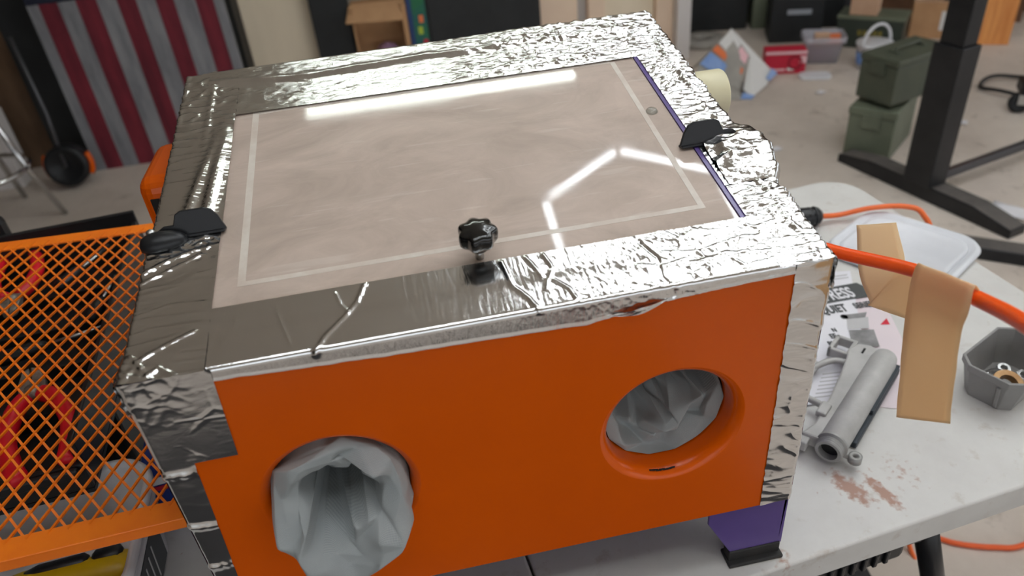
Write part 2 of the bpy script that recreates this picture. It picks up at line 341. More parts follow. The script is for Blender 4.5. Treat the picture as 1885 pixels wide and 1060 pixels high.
# ------------------------------------------------------------------ mesh helpers
class MB:
    def __init__(s): s.v = []; s.f = []
    def add(s, vs, fs):
        o = len(s.v); s.v += [tuple(p) for p in vs]; s.f += [tuple(i + o for i in f) for f in fs]; return s
    def box(s, c, d, R=None):
        hx, hy, hz = d[0] / 2, d[1] / 2, d[2] / 2
        vs = [Vector((x * hx, y * hy, z * hz)) for z in (-1, 1) for y in (-1, 1) for x in (-1, 1)]
        if R: vs = [R @ p for p in vs]
        vs = [p + Vector(c) for p in vs]
        return s.add(vs, [(0, 2, 3, 1), (4, 5, 7, 6), (0, 1, 5, 4), (2, 6, 7, 3), (0, 4, 6, 2), (1, 3, 7, 5)])
    def b2(s, a, b):
        return s.box([(a[i] + b[i]) / 2 for i in range(3)], [abs(b[i] - a[i]) for i in range(3)])
    def prism(s, poly, z0, z1, T=None):
        n = len(poly)
        vs = [Vector((p[0], p[1], z0)) for p in poly] + [Vector((p[0], p[1], z1)) for p in poly]
        if T: vs = [T @ p for p in vs]
        return s.add(vs, [tuple(range(n - 1, -1, -1)), tuple(range(n, 2 * n))] +
                     [(i, (i + 1) % n, n + (i + 1) % n, n + i) for i in range(n)])
    def tube(s, pts, r, seg=10, cap=True):
        pts = [Vector(p) for p in pts]; n = len(pts)
        rs = r if isinstance(r, (list, tuple)) else [r] * n
        vs = []; up = None
        for i, p in enumerate(pts):
            t = (pts[min(i + 1, n - 1)] - pts[max(i - 1, 0)]).normalized()
            if up is None:
                up = Vector((0, 0, 1)) if abs(t.z) < 0.9 else Vector((1, 0, 0))
            a = t.cross(up).normalized(); b = a.cross(t).normalized(); up = b
            for k in range(seg):
                q = 2 * PI * k / seg
                vs.append(p + (a * math.cos(q) + b * math.sin(q)) * rs[i])
        fs = [(i * seg + k, i * seg + (k + 1) % seg, (i + 1) * seg + (k + 1) % seg, (i + 1) * seg + k)
              for i in range(n - 1) for k in range(seg)]
        if cap: fs += [tuple(range(seg - 1, -1, -1)), tuple(range((n - 1) * seg, n * seg))]
        return s.add(vs, fs)
    def lathe(s, prof, seg=24, T=None, cap=False):
        vs = []
        for r, z in prof:
            for k in range(seg):
                q = 2 * PI * k / seg; vs.append(Vector((r * math.cos(q), r * math.sin(q), z)))
        if T: vs = [T @ p for p in vs]
        n = len(prof)
        fs = [(i * seg + k, i * seg + (k + 1) % seg, (i + 1) * seg + (k + 1) % seg, (i + 1) * seg + k)
              for i in range(n - 1) for k in range(seg)]
        if cap: fs += [tuple(range(seg - 1, -1, -1)), tuple(range((n - 1) * seg, n * seg))]
        return s.add(vs, fs)
    def rings(s, rs, closed=False, cap=True):
        seg = len(rs[0]); vs = [p for r in rs for p in r]; n = len(rs)
        fs = [(i * seg + k, i * seg + (k + 1) % seg, (i + 1) * seg + (k + 1) % seg, (i + 1) * seg + k)
              for i in range(n - 1) for k in range(seg)]
        if cap: fs += [tuple(range(seg - 1, -1, -1)), tuple(range((n - 1) * seg, n * seg))]
        return s.add(vs, fs)
    def grid(s, P):
        n, m = len(P), len(P[0]); vs = [p for r in P for p in r]
        return s.add(vs, [(i * m + j, (i + 1) * m + j, (i + 1) * m + j + 1, i * m + j + 1)
                          for i in range(n - 1) for j in range(m - 1)])
    def build(s, name, m, parent=None, smooth=False, bevel=0, bseg=2, solid=0, subd=0, loc=None, rot=None, fix=True):
        me = bpy.data.meshes.new(name); me.from_pydata(s.v, [], s.f)
        if fix:
            bm = bmesh.new(); bm.from_mesh(me); bmesh.ops.recalc_face_normals(bm, faces=bm.faces); bm.to_mesh(me); bm.free()
        me.materials.append(M[m] if isinstance(m, str) else m)
        if smooth: me.polygons.foreach_set('use_smooth', [True] * len(me.polygons))
        o = bpy.data.objects.new(name, me); col.objects.link(o)
        if parent: o.parent = parent
        if loc: o.location = loc
        if rot: o.rotation_euler = rot
        if solid:
            md = o.modifiers.new('thickness', 'SOLIDIFY'); md.thickness = solid; md.offset = -1
        if bevel:
            md = o.modifiers.new('bevel', 'BEVEL'); md.width = bevel; md.segments = bseg
            md.limit_method = 'ANGLE'; md.angle_limit = math.radians(35)
        if subd:
            md = o.modifiers.new('subd', 'SUBSURF'); md.levels = subd; md.render_levels = subd
        return o

def tag(o, label=None, cat=None, group=None, kind=None):
    if label: o['label'] = label
    if cat: o['category'] = cat
    if group: o['group'] = group
    if kind: o['kind'] = kind
    return o
def thing(name, label, cat, loc=(0, 0, 0), rotz=0, group=None, rot=None):
    o = bpy.data.objects.new(name, None); col.objects.link(o)
    o.location = loc; o.rotation_euler = rot or (0, 0, rotz); o.empty_display_size = 0.05
    return tag(o, label, cat, group)
def struct(o): o['kind'] = 'structure'; return o
def rrect(w, d, r, n=6, cx=0, cy=0):
    pts = []
    for (sx, sy, a0) in ((1, 1, 0), (-1, 1, PI / 2), (-1, -1, PI), (1, -1, 1.5 * PI)):
        for k in range(n + 1):
            a = a0 + PI / 2 * k / n
            pts.append((cx + sx * (w / 2 - r) + r * math.cos(a), cy + sy * (d / 2 - r) + r * math.sin(a)))
    return pts
def bez(pts, n=12):
    # Catmull-Rom through points
    P = [Vector(p) for p in pts]; P = [P[0] * 2 - P[1]] + P + [P[-1] * 2 - P[-2]]; out = []
    for i in range(1, len(P) - 2):
        for k in range(n):
            t = k / n; a, b, c, d = P[i - 1], P[i], P[i + 1], P[i + 2]
            out.append(0.5 * ((2 * b) + (c - a) * t + (2 * a - 5 * b + 4 * c - d) * t * t + (3 * b - a - 3 * c + d) * t ** 3))
    out.append(P[-2]); return out

FZ = -0.74      # garage floor; the table top is z = 0
CZ = 2.20       # ceiling
# ------------------------------------------------------------------ the room
struct(MB().b2((-2.6, -3.2, FZ - 0.1), (7.0, 6.2, FZ)).build('floor', 'floor'))
struct(MB().b2((-2.6, -3.2, CZ), (7.0, 6.2, CZ + 0.1)).build('ceiling', 'ceiling'))
struct(MB().b2((-2.7, -3.2, FZ), (-2.6, 6.2, CZ)).build('wall_left', 'wall_dark'))
struct(MB().b2((-2.6, 3.98, FZ), (1.97, 4.08, CZ)).build('wall_back', 'wall_paint'))
struct(MB().b2((1.97, 6.1, FZ), (7.0, 6.2, CZ)).build('wall_far', 'wall_dark'))
struct(MB().b2((1.87, 4.08, FZ), (1.97, 6.1, CZ)).build('wall_side', 'wall_paint'))
# unseen wide garage door opening, added behind the camera to let in frontal daylight
struct(MB().b2((-2.6, -3.3, FZ), (-1.5, -3.2, CZ)).b2((5.5, -3.3, FZ), (7.0, -3.2, CZ)).b2((-1.5, -3.3, 1.55), (5.5, -3.2, CZ)).build('wall_behind', 'wall_paint'))
struct(MB().b2((-12, -16, FZ - 0.12), (18, -3.2, FZ - 0.02)).b2((7.0, -3.2, FZ - 0.12), (18, 8, FZ - 0.02)).build('driveway', 'driveway'))
# right-hand wall; its unseen garage door opening is added to let daylight in
struct(MB().b2((7.0, -3.2, FZ), (7.1, -2.2, CZ)).b2((7.0, 4.9, FZ), (7.1, 6.2, CZ)).b2((7.0, -2.2, 1.5), (7.1, 4.9, CZ)).build('wall_right', 'wall_paint'))

# trims and panels standing against the back wall
struct(MB().b2((-0.49, 3.86, FZ), (-0.125, 3.98, 1.3)).build('trim_1', 'cream_wall', bevel=0.004))
struct(MB().b2((1.12, 3.86, FZ), (1.36, 3.98, 1.4)).build('trim_2', 'peach_wall', bevel=0.004))
struct(MB().b2((1.36, 3.93, FZ), (1.43, 3.98, 1.4)).build('trim_3', 'grey_gap'))
struct(MB().b2((1.43, 3.88, FZ), (1.53, 3.98, 1.4)).build('trim_4', 'peach_wall', bevel=0.004))
struct(MB().b2((1.53, 3.92, FZ), (1.84, 3.98, 1.4)).build('trim_5', 'cream_wall', bevel=0.003))
struct(MB().b2((1.84, 3.87, FZ), (1.945, 3.98, 1.4)).build('trim_6', 'peach_wall', bevel=0.004))
struct(MB().b2((1.945, 3.80, FZ), (2.03, 3.98, 1.4)).build('trim_7', 'white_trim', bevel=0.004))

# ------------------------------------------------------------------ ceiling lamps
lamp = thing('shop_light', 'long straight tube lamp on the ceiling, reflected near the top of the window', 'lamp', (0.46, 2.385, CZ))
MB().box((0, 0, -0.015), (1.28, 0.11, 0.03)).box((0, 0, -0.04), (1.26, 0.056, 0.02)).build('housing', 'lamp_body', lamp, bevel=0.006)
MB().tube([(-0.61, 0, -0.05), (0.61, 0, -0.05)], 0.024, 12).build('tube', 'tube_glow', lamp, smooth=True)
hs = 0.42
hx0, hy0 = 1.135, 1.885 - hs
hexes = [(0, 0), (1, 0), (2, 0), (0, -1), (1, -1), (2, -1), (1, -2), (2, -2), (-1, -3), (-2, -3)]
lamp2 = thing('hexagon_light', 'honeycomb ceiling lamp of straight white tubes, reflected in the right of the window', 'lamp', (hx0, hy0, CZ))
edges = set(); R3 = math.sqrt(3)
for (i, j) in hexes:
    cx = R3 * hs * (i + (0.5 if j % 2 else 0)); cy = 1.5 * hs * j
    ps = [(round(cx + hs * math.cos(PI / 2 + k * PI / 3), 3), round(cy + hs * math.sin(PI / 2 + k * PI / 3), 3)) for k in range(6)]
    for k in range(6): edges.add(tuple(sorted((ps[k], ps[(k + 1) % 6]))))
for a, b in sorted(edges):
    A, B = Vector((a[0], a[1], -0.032)), Vector((b[0], b[1], -0.032)); d = (B - A).normalized()
    tb_ = MB().tube([A + d * 0.02, B - d * 0.02], 0.015, 8).build('tube', 'hex_glow', lamp2, smooth=True)
    MB().box((A + B) / 2 + Vector((0, 0, 0.0145)), ((B - A).length - 0.04, 0.034, 0.029), Matrix.Rotation(math.atan2(d.y, d.x), 3, 'Z')).build('channel', 'lamp_body', tb_)
for p in sorted({q for e in edges for q in e}):
    MB().lathe([(0.001, -0.046), (0.022, -0.044), (0.022, 0), (0.001, 0)], 12, Matrix.Translation((p[0], p[1], 0))).build('connector', 'lamp_body', lamp2)

# ------------------------------------------------------------------ folding table
TA = math.radians(6.0)
tx, ty = Vector((math.cos(TA), math.sin(TA), 0)), Vector((-math.sin(TA), math.cos(TA), 0))
SEAM = Vector((0.318, 0.0, 0))
near_off = -0.048   # near edge distance from the seam point along ty
table = thing('folding_table', 'white plastic folding table under the blasting cabinet, dusty with rust smears', 'table', (0, 0, 0))
def table_half(x0, x1, rnd_right):
    w, d = x1 - x0, 0.79; r = 0.07; n = 8
    pts = []
    for (px, py, a0, rr) in ((x1, near_off + d, 0, r if rnd_right else 0.004), (x0, near_off + d, PI / 2, 0.004 if rnd_right else r),
                             (x0, near_off, PI, 0.004 if rnd_right else r), (x1, near_off, 1.5 * PI, r if rnd_right else 0.004)):
        cx = px - rr if px == x1 else px + rr
        cy = py - rr if py > near_off else py + rr
        for k in range(n + 1):
            a = a0 + PI / 2 * k / n
            q = SEAM + tx * (cx + rr * math.cos(a)) + ty * (cy + rr * math.sin(a))
            pts.append((q.x, q.y))
    return MB().prism(pts, -0.045, 0.0)
table_half(0.0015, 0.93, True).build('tabletop_panel', 'table', table, bevel=0.009, bseg=4)
table_half(-0.93, -0.0015, False).build('tabletop_panel', 'table', table, bevel=0.009, bseg=4)
def tpt(a, b, z): q = SEAM + tx * a + ty * b; return (q.x, q.y, z)
for sx in (0.505, -0.65):
    for by in (-0.012, 0.70):
        MB().tube([tpt(sx, by, -0.045), tpt(sx + 0.055 * (1 if sx > 0 else -1), by, -0.20), tpt(sx + 0.25 * (1 if sx > 0 else -1), by, FZ)], 0.016, 12).build('leg', 'desk_black', table, smooth=True)
    MB().tube([tpt(sx, -0.012, -0.06), tpt(sx, 0.70, -0.06)], 0.014, 10).build('leg_bar', 'desk_black', table, smooth=True)
MB().tube([tpt(0.505, -0.012, -0.085), tpt(0.40, -0.016, -0.065)], 0.013, 10).build('leg_brace', 'desk_black', table, smooth=True)
ha = Matrix.Rotation(TA, 4, 'Z')
hb = MB(); hb.box(tpt(0.395, -0.025, -0.067), (0.135, 0.028, 0.036), ha.to_3x3()).build('carry_handle', 'plastic_black', table, bevel=0.008)
hobj = [o for o in table.children if o.name.startswith('carry_handle')][0]
for k in range(6):
    MB().box(tpt(0.352 + k * 0.016, -0.0405, -0.066), (0.007, 0.005, 0.024), ha.to_3x3()).build('rib', 'plastic_black', hobj, bevel=0.002)

# ------------------------------------------------------------------ blasting cabinet
H = 0.4103; W = 0.60; D = 0.5006; SL = math.radians(10.12); ZB = 0.095
ev = Vector((0, math.cos(SL), math.sin(SL))); en = Vector((0, -math.sin(SL), math.cos(SL))); ex = Vector((1, 0, 0))
def L(u, v, h=0): return Vector((u, 0, H)) + ev * v + en * h
cab = thing('blasting_cabinet', 'orange and purple bench blasting cabinet sealed with shiny foil tape, standing on the white table', 'cabinet', (0, 0, 0))
yb = D * math.cos(SL); zt = H + D * math.sin(SL)
# side, back and bottom sheet metal
for x0, x1 in ((0, 0.003), (W - 0.003, W)):
    vs = []
    for x in (x0, x1): vs += [(x, 0.0, ZB), (x, yb, ZB), (x, yb, zt - 0.018), (x, 0.0, H - 0.018)]
    MB().add(vs, [(0, 1, 2, 3), (7, 6, 5, 4), (0, 4, 5, 1), (1, 5, 6, 2), (2, 6, 7, 3), (3, 7, 4, 0)]).build('side_panel', 'purple', cab)
MB().b2((0.003, yb - 0.003, ZB), (W - 0.003, yb, zt - 0.018)).build('back_panel', 'purple', cab)
MB().b2((0.003, 0.004, ZB), (W - 0.003, yb - 0.003, ZB + 0.004)).build('floor_panel', 'purple', cab)

# orange front panel with two rolled-in glove openings
HC = [(0.1399, 0.243), (0.4601, 0.243)]; HR = 0.0735
bm = bmesh.new()
outer = [bm.verts.new((x, 0, z)) for x, z in ((0, ZB), (W, ZB), (W, H - 0.006), (0, H - 0.006))]
eds = [bm.edges.new((outer[i], outer[(i + 1) % 4])) for i in range(4)]
NS = 72; rim0 = []
for cx, cz in HC:
    ring = [bm.verts.new((cx + HR * math.cos(2 * PI * k / NS), 0, cz + HR * math.sin(2 * PI * k / NS))) for k in range(NS)]
    eds += [bm.edges.new((ring[k], ring[(k + 1) % NS])) for k in range(NS)]
    rim0.append(ring)
bmesh.ops.triangle_fill(bm, edges=eds, use_beauty=True, use_dissolve=False)
prof = [(HR - 0.0012, 0.0004), (HR - 0.0032, 0.0016), (HR - 0.0062, 0.0042), (HR - 0.0085, 0.008), (HR - 0.0098, 0.013), (HR - 0.0102, 0.030)]
rimfaces = []
for (cx, cz), ring in zip(HC, rim0):
    prev_r = ring
    for r, y in prof:
        nr = [bm.verts.new((cx + r * math.cos(2 * PI * k / NS), y, cz + r * math.sin(2 * PI * k / NS))) for k in range(NS)]
        for k in range(NS):
            f = bm.faces.new((prev_r[k], prev_r[(k + 1) % NS], nr[(k + 1) % NS], nr[k])); f.smooth = True
        prev_r = nr
bmesh.ops.recalc_face_normals(bm, faces=bm.faces)
me = bpy.data.meshes.new('front_panel'); bm.to_mesh(me); bm.free(); me.materials.append(M['orange'])
fp = bpy.data.objects.new('front_panel', me); col.objects.link(fp); fp.parent = cab; fp['label'] = 'glossy orange front panel with two round glove openings'
MB().b2((0.0, 0.0005, ZB), (W, 0.012, ZB + 0.002)).build('front_lip', 'orange', cab)
# scuff on the right opening's lower lip
sc = MB()
for k in range(7):
    a = -PI / 2 - 0.28 + k * 0.055; r = HR - 0.0078 + random.uniform(-0.0008, 0.0008)
    sc.box((HC[1][0] + r * math.cos(a), 0.0052, HC[1][1] + r * math.sin(a) + 0.0008), (0.006, 0.0015, 0.0008), Matrix.Rotation(-a - PI / 2, 3, 'Y'))
sc.build('scuff', 'bore', cab)

# legs with rubber feet
def cab_leg(x, sx, y0, y1):
    poly = [(x, ZB - 0.001), (x - sx * 0.092, ZB - 0.001), (x - sx * 0.092, ZB - 0.019), (x - sx * 0.062, 0.018), (x - sx * 0.003, 0.018)]
    T = Matrix(((1, 0, 0, 0), (0, 0, 1, 0), (0, 1, 0, 0), (0, 0, 0, 1)))
    lo = MB().prism(poly, y0, y0 + 0.004, T).build('leg', 'purple', cab, bevel=0.0012)
    s = 1 if y1 > y0 else -1
    MB().prism([(y0, ZB), (y0 + s * 0.08, ZB), (y0 + s * 0.05, 0.018), (y0, 0.018)], x - sx * 0.004, x, Matrix(((0, 0, 1, 0), (1, 0, 0, 0), (0, 1, 0, 0), (0, 0, 0, 1)))).build('leg_flange', 'purple', lo)
    fx = x - sx * 0.0325
    MB().box((fx, y0 + s * 0.006, 0.0105), (0.062, 0.016, 0.019)).box((fx, y0 + s * 0.004, 0.0025), (0.066, 0.026, 0.005)).build('rubber_foot', 'rubber', lo, bevel=0.0015)
    MB().box((x - sx * 0.005, y0 + s * 0.028, 0.0105), (0.012, 0.045, 0.019)).build('rubber_foot', 'rubber', lo, bevel=0.0015)
cab_leg(W, 1, 0.002, 0.1); cab_leg(0.0, -1, 0.002, 0.1)
cab_leg(W, 1, yb - 0.006, 0.1); cab_leg(0.0, -1, yb - 0.006, 0.1)

# lid frame, window
LU0, LU1, LV0, LV1 = 0.062, 0.5445, 0.060, 0.400
fr = MB()
def lbox(mb, u0, u1, v0, v1, h0, h1):
    vs = [L(u, v, h) for h in (h0, h1) for v in (v0, v1) for u in (u0, u1)]
    mb.add(vs, [(0, 2, 3, 1), (4, 5, 7, 6), (0, 1, 5, 4), (2, 6, 7, 3), (0, 4, 6, 2), (1, 3, 7, 5)]); return mb
for a in ((0.004, LU0, 0.004, D - 0.004), (LU1, W - 0.004, 0.004, D - 0.004), (LU0, LU1, 0.004, LV0), (LU0, LU1, LV1, D - 0.004)): lbox(fr, *a, -0.014, 0.0)
lid = fr.build('lid_frame', 'purple', cab)
# the pane sits in a shallow rebate of the frame
win = lbox(MB(), LU0 + 0.0005, LU1 - 0.0005, LV0 + 0.0005, LV1 - 0.0005, -0.006, -0.0015).build('window_pane', 'window', cab)
win['label'] = 'dusty scratched clear acrylic viewing pane'
for (u0, u1, v0, v1) in ((0.086, 0.093, 0.093, 0.392), (0.514, 0.520, 0.093, 0.388), (0.093, 0.514, 0.093, 0.099), (0.093, 0.514, 0.386, 0.392)):
    lbox(MB(), u0, u1, v0, v1, -0.0015, -0.0013).build('glue_strip', 'glue', win)
# clear rubber bumper on the pane
rot_lid = Matrix(((1, 0, 0), (0, ev.y, en.y), (0, ev.z, en.z)))
def Tl(u, v, h=0): return Matrix.Translation(L(u, v, h)) @ rot_lid.to_4x4()
MB().lathe([(0.0001, 0.0042), (0.003, 0.004), (0.0055, 0.0028), (0.0066, 0.001), (0.0068, 0)], 20, Tl(0.5265, 0.268, -0.0015)).build('bumper', 'clear', win, smooth=True)
# dark interior grate seen dimly through the dusty pane
MB().b2((0.02, 0.02, 0.14), (W - 0.02, yb - 0.02, 0.15)).build('inner_floor', 'cardboard', cab)

# ---------------- star knob
def starring(rad, z, amp):
    out = []
    for k in range(84):
        a = 2 * PI * k / 84
        r = rad * (1 + amp * math.cos(7 * a + 0.6)); out.append(Vector((r * math.cos(a), r * math.sin(a), z)))
    return out
kT = Tl(0.301, 0.078, 0.0)
kb = MB(); kb.rings([[kT @ p for p in starring(*q)] for q in ((0.0105, 0.0165, 0.0), (0.0150, 0.0175, 0.07), (0.0164, 0.020, 0.085), (0.0168, 0.026, 0.085),
                    (0.0165, 0.0295, 0.085), (0.0155, 0.0315, 0.08), (0.0120, 0.0330, 0.05), (0.0065, 0.0338, 0.02), (0.001, 0.034, 0.0))])
knob = kb.build('knob', 'knob_black', cab, smooth=True); knob['label'] = 'glossy black seven-lobed star knob'
MB().lathe([(0.001, 0.010), (0.0085, 0.010), (0.009, 0.017), (0.001, 0.017)], 20, kT).build('knob_collar', 'knob_black', knob, smooth=True)
MB().lathe([(0.001, -0.005), (0.004, -0.005), (0.004, 0.012), (0.001, 0.012)], 16, kT).build('stud', 'steel', knob, smooth=True)
MB().lathe([(0.004, -0.0045), (0.010, -0.0045), (0.010, -0.003), (0.004, -0.003)], 20, kT).build('washer', 'steel', knob, smooth=True)

# ---------------- foil tape strips
def fnoise(x, y, z=0.0): return mn.noise(Vector((x, y, z)))
def ridged(x, y, z=0.0): return 1 - abs(fnoise(x, y, z)) * 2
def crump(x, y, z=0.0, w=0.12):
    d = mn.voronoi(Vector((x, y, z)))[0]
    return max(0.0, 1 - (d[1] - d[0]) / w)
def creaseh(u, v, lines):
    h = 0
    for pts, amp, w in lines:
        best = 9
        for (a, b) in zip(pts, pts[1:]):
            dx, dy = b[0] - a[0], b[1] - a[1]; l2 = dx * dx + dy * dy
            t = max(0, min(1, ((u - a[0]) * dx + (v - a[1]) * dy) / l2))
            d = math.hypot(u - a[0] - t * dx, v - a[1] - t * dy)
            if d < best: best = d
        if best < 4 * w: h += amp * math.exp(-(best / w) ** 2)
    return h
def tape(name_mat, nt_, ns_, pos, height, label=None, off=0.0007):
    """pos(t, s) -> (point, normal); height(t, s, p) -> displacement; t runs along, s across"""
    P = []
    for i in range(nt_ + 1):
        row = []
        for j in range(ns_ + 1):
            t, s = i / nt_, j / ns_
            p, n = pos(t, s)
            row.append(p + n * (off + height(t, s, p)))
        P.append(row)
    o = MB().grid(P).build('foil_tape', name_mat, cab, smooth=True, fix=False)
    if label: o['label'] = label
    return o
def wrap(s_len, lip):
    """arc-length profile: flat for s_len, round corner radius .003, then down for lip"""
    R = 0.003; total = s_len + R * PI / 2 + lip
    def f(q):      # q in metres -> (inward distance from the edge corner, drop, normal angle)
        if q < s_len: return (s_len + R - q, 0.0, 0.0)
        q -= s_len
        if q < R * PI / 2:
            a = q / R; return (R - R * math.sin(a), R - R * math.cos(a), a)
        q -= R * PI / 2
        return (0.0, R + q, PI / 2)
    return f, total

# front band (brushed on the left, crinkled towards the right)
front_creases = [([(0.197, 0.064), (0.190, 0.045), (0.181, 0.033), (0.162, 0.012), (0.153, -0.004)], 0.0013, 0.0022),
                 ([(0.318, 0.064), (0.322, 0.032), (0.331, 0.018), (0.338, 0.0)], 0.0012, 0.0018),
                 ([(0.340, 0.064), (0.345, 0.05), (0.349, 0.035)], 0.0010, 0.0016),
                 ([(0.356, 0.064), (0.360, 0.045), (0.352, 0.030), (0.349, 0.022)], 0.0011, 0.0016),
                 ([(0.358, 0.031), (0.368, 0.018), (0.371, 0.004)], 0.0011, 0.0017),
                 ([(0.172, 0.06), (0.176, 0.045), (0.182, 0.035)], 0.0006, 0.0015),
                 ([(0.443, 0.058), (0.452, 0.035), (0.447, 0.012), (0.455, -0.01)], -0.0016, 0.0016),
                 ([(0.432, 0.03), (0.455, 0.024), (0.475, 0.028)], 0.0012, 0.0015),
                 ([(0.46, 0.045), (0.49, 0.038), (0.53, 0.047), (0.55, 0.046)], -0.0014, 0.0018),
                 ([(0.475, 0.018), (0.51, 0.026), (0.55, 0.02)], 0.0012, 0.0018),
                 ([(0.122, 0.052), (0.128, 0.03), (0.134, 0.012)], 0.0004, 0.0012)]
def lipf(u):
    pts = [(0.06, 0.008), (0.2, 0.015), (0.3, 0.018), (0.378, 0.021), (0.44, 0.012), (0.484, 0.009), (0.57, 0.007)]
    for (a, b) in zip(pts, pts[1:]):
        if u <= b[0]: return a[1] + (b[1] - a[1]) * max(0, (u - a[0]) / (b[0] - a[0]))
    return pts[-1][1]
def front_pos(t, s):
    u = 0.060 + t * 0.512
    f, tot = wrap(0.0645, lipf(u) + 0.0012 * fnoise(u * 60, 3.1)); d, drop, a = f(s * tot)
    return Vector((u, 0, H)) + ev * d - Vector((0, 0, 1)) * drop, (en * math.cos(a) + Vector((0, -1, 0)) * math.sin(a))
def front_h(t, s, p):
    u = p.x; v = (p.y) / math.cos(SL) if s < 0.8 else -(H - p.z)
    cr_ = max(0, min(1, (u - 0.30) / 0.12))
    h = 0.0010 * (math.tanh((v - 0.036) / 0.006) + 1) * 0.5            # step of the lid flange under the tape
    h += 0.00010 * fnoise(u * 380, v * 22) * (1 + 1.5 * cr_) * (1 if s < 0.75 else 0.25)
    if s > 0.8: cr_ *= 0.4
    h += creaseh(u, v, front_creases)
    if cr_ > 0:
        h += cr_ * ((0.0011 * crump(u * 40 + 7, v * 55, 2, 0.16) * max(0, min(1, (u - 0.40) / 0.05)) + 0.0005 * crump(u * 95, v * 110, 3, 0.2)) * max(0, fnoise(u * 20, v * 30, 5) + 0.6) + 0.00016 * fnoise(u * 300 + v * 200, v * 90))
    return max(h, -0.0004) + (0.0004 if s > 0.97 else 0)
tape('foil_u', 512, 60, front_pos, front_h)

# back band
def back_pos(t, s):
    u = 0.03 + t * 0.566
    f, tot = wrap(0.108, 0.02); d, drop, a = f(s * tot)
    return L(u, D - d) - Vector((0, 0, 1)) * drop, (en * math.cos(a) + Vector((0, 1, 0)) * math.sin(a))
def back_h(t, s, p):
    u = p.x; v = p.y / math.cos(SL)
    rv = 0.462 + 0.012 * fnoise(u * 9, 1.3)
    cr_ = max(0, min(1, (u - 0.28) / 0.15))
    h = 0.0028 * math.exp(-((v - rv) / 0.006) ** 2) * (0.6 + 0.5 * fnoise(u * 26, 9)) + 0.0022 * (math.tanh((v - rv) / 0.004) + 1) * 0.5
    h += 0.0007 * ridged(u * 30 + 3, v * 46, 1) ** 2 * (0.35 + 0.9 * cr_) + 0.0004 * fnoise(u * 90, v * 130) * (0.5 + 1.0 * cr_)
    h += 0.0016 * cr_ * ridged(u * 42, v * 110, 4) ** 2 + 0.0008 * cr_ * ridged(u * 110, v * 190, 6)
    return h * min(1, s * 12)
tape('foil_c', 420, 84, back_pos, back_h)

# right band, strongly crinkled
def right_pos(t, s):
    v = t * D - 0.0025 * (1 - t)
    f, tot = wrap(0.048, 0.03); d, drop, a = f(s * tot)
    return L(W - d, v) - Vector((0, 0, 1)) * drop, (en * math.cos(a) + ex * math.sin(a))
def right_h(t, s, p):
    v = t * D; u = p.x - (p.z * 0 if s < .6 else 0)
    w = s * 0.08
    q = 0.55 + 0.6 * fnoise(v * 14, 2.2) + (0.35 if v > 0.30 else 0)
    h = 0.0026 * ridged(w * 40 + v * 14, v * 95, 1) ** 2 * max(0.25, q) + 0.0015 * ridged(w * 90, v * 170, 3) * max(0.25, q)
    h += 0.0012 * math.exp(-((w - 0.034 - 0.006 * fnoise(v * 20, 5)) / 0.003) ** 2)
    h += 0.0012 * fnoise(w * 30, v * 28, 7)
    return max(0, h) * min(1, 0.25 + s * 6)
tape('foil_c', 440, 60, right_pos, right_h)

# left band: one strip behind the latch, one in front of it
def left_pos(v0, v1):
    def f_(t, s):
        v = v0 + t * (v1 - v0) - (0.0025 if v0 == 0 else 0) * (1 - t)
        f, tot = wrap(0.064, 0.03); d, drop, a = f(s * tot)
        return L(d, v) - Vector((0, 0, 1)) * drop, (en * math.cos(a) - ex * math.sin(a))
    return f_
def left_back_h(t, s, p):
    v = 0.158 + t * 0.3426; u = 0.067 - s * 0.1
    k = max(0, min(1, (0.40 - v) / 0.12)) * max(0, min(1, (v - 0.165) / 0.03))
    c1 = 0.052 - 0.10 * (v - 0.2) * -0.3; c2 = 0.030 + 0.05 * (v - 0.2)
    h = k * (0.0045 * math.exp(-((u - (0.050 + 0.06 * (v - 0.2))) / 0.007) ** 2) + 0.0035 * math.exp(-((u - (0.030 + 0.13 * (v - 0.2))) / 0.006) ** 2))
    h += 0.0011 * (1 - k) * ridged(u * 45, v * 60, 1) ** 2 + 0.0003 * fnoise(u * 50, v * 300) + 0.0005 * ridged(u * 16, v * 60, 3) ** 4
    h += 0.0012 * math.exp(-((u - 0.036) / 0.004) ** 2) * (1 - k)
    return h
tape('foil_v', 300, 56, left_pos(0.158, 0.5006), left_back_h, off=0.0004)
lf_creases = [([(0.0, 0.128), (0.02, 0.140), (0.045, 0.150), (0.066, 0.154)], 0.0016, 0.0028),
              ([(0.0, 0.115), (0.025, 0.128), (0.05, 0.142)], 0.0012, 0.0020),
              ([(0.012, 0.022), (0.035, 0.036), (0.055, 0.046)], 0.0011, 0.0022),
              ([(0.0, 0.012), (0.02, 0.003), (0.03, 0.012), (0.045, 0.0)], 0.0012, 0.002),
              ([(0.005, 0.030), (0.018, 0.012), (0.03, -0.004)], 0.0011, 0.002),
              ([(0.002, 0.075), (0.03, 0.083), (0.06, 0.080)], 0.0005, 0.0018)]
def left_front_h(t, s, p):
    v = t * 0.166; u = 0.067 - s * 0.1
    h = creaseh(u, v, lf_creases) + 0.00022 * fnoise(u * 50, v * 260) + 0.0005 * ridged(u * 14, v * 75, 6) ** 4 + 0.0006 * fnoise(u * 18, v * 34, 4)
    k = max(0, 1 - v / 0.045) * max(0, 1 - abs(u) / 0.05)
    h += k * (0.0014 * crump(u * 70, v * 70, 9, 0.3) + 0.001 * ridged(u * 40, v * 50, 9))
    k2 = max(0, (v - 0.12) / 0.04); h += k2 * 0.0012 * ridged(u * 90, v * 120, 3) ** 2
    return h + 0.0006
tape('foil_v', 200, 64, left_pos(0.0, 0.166), left_front_h)

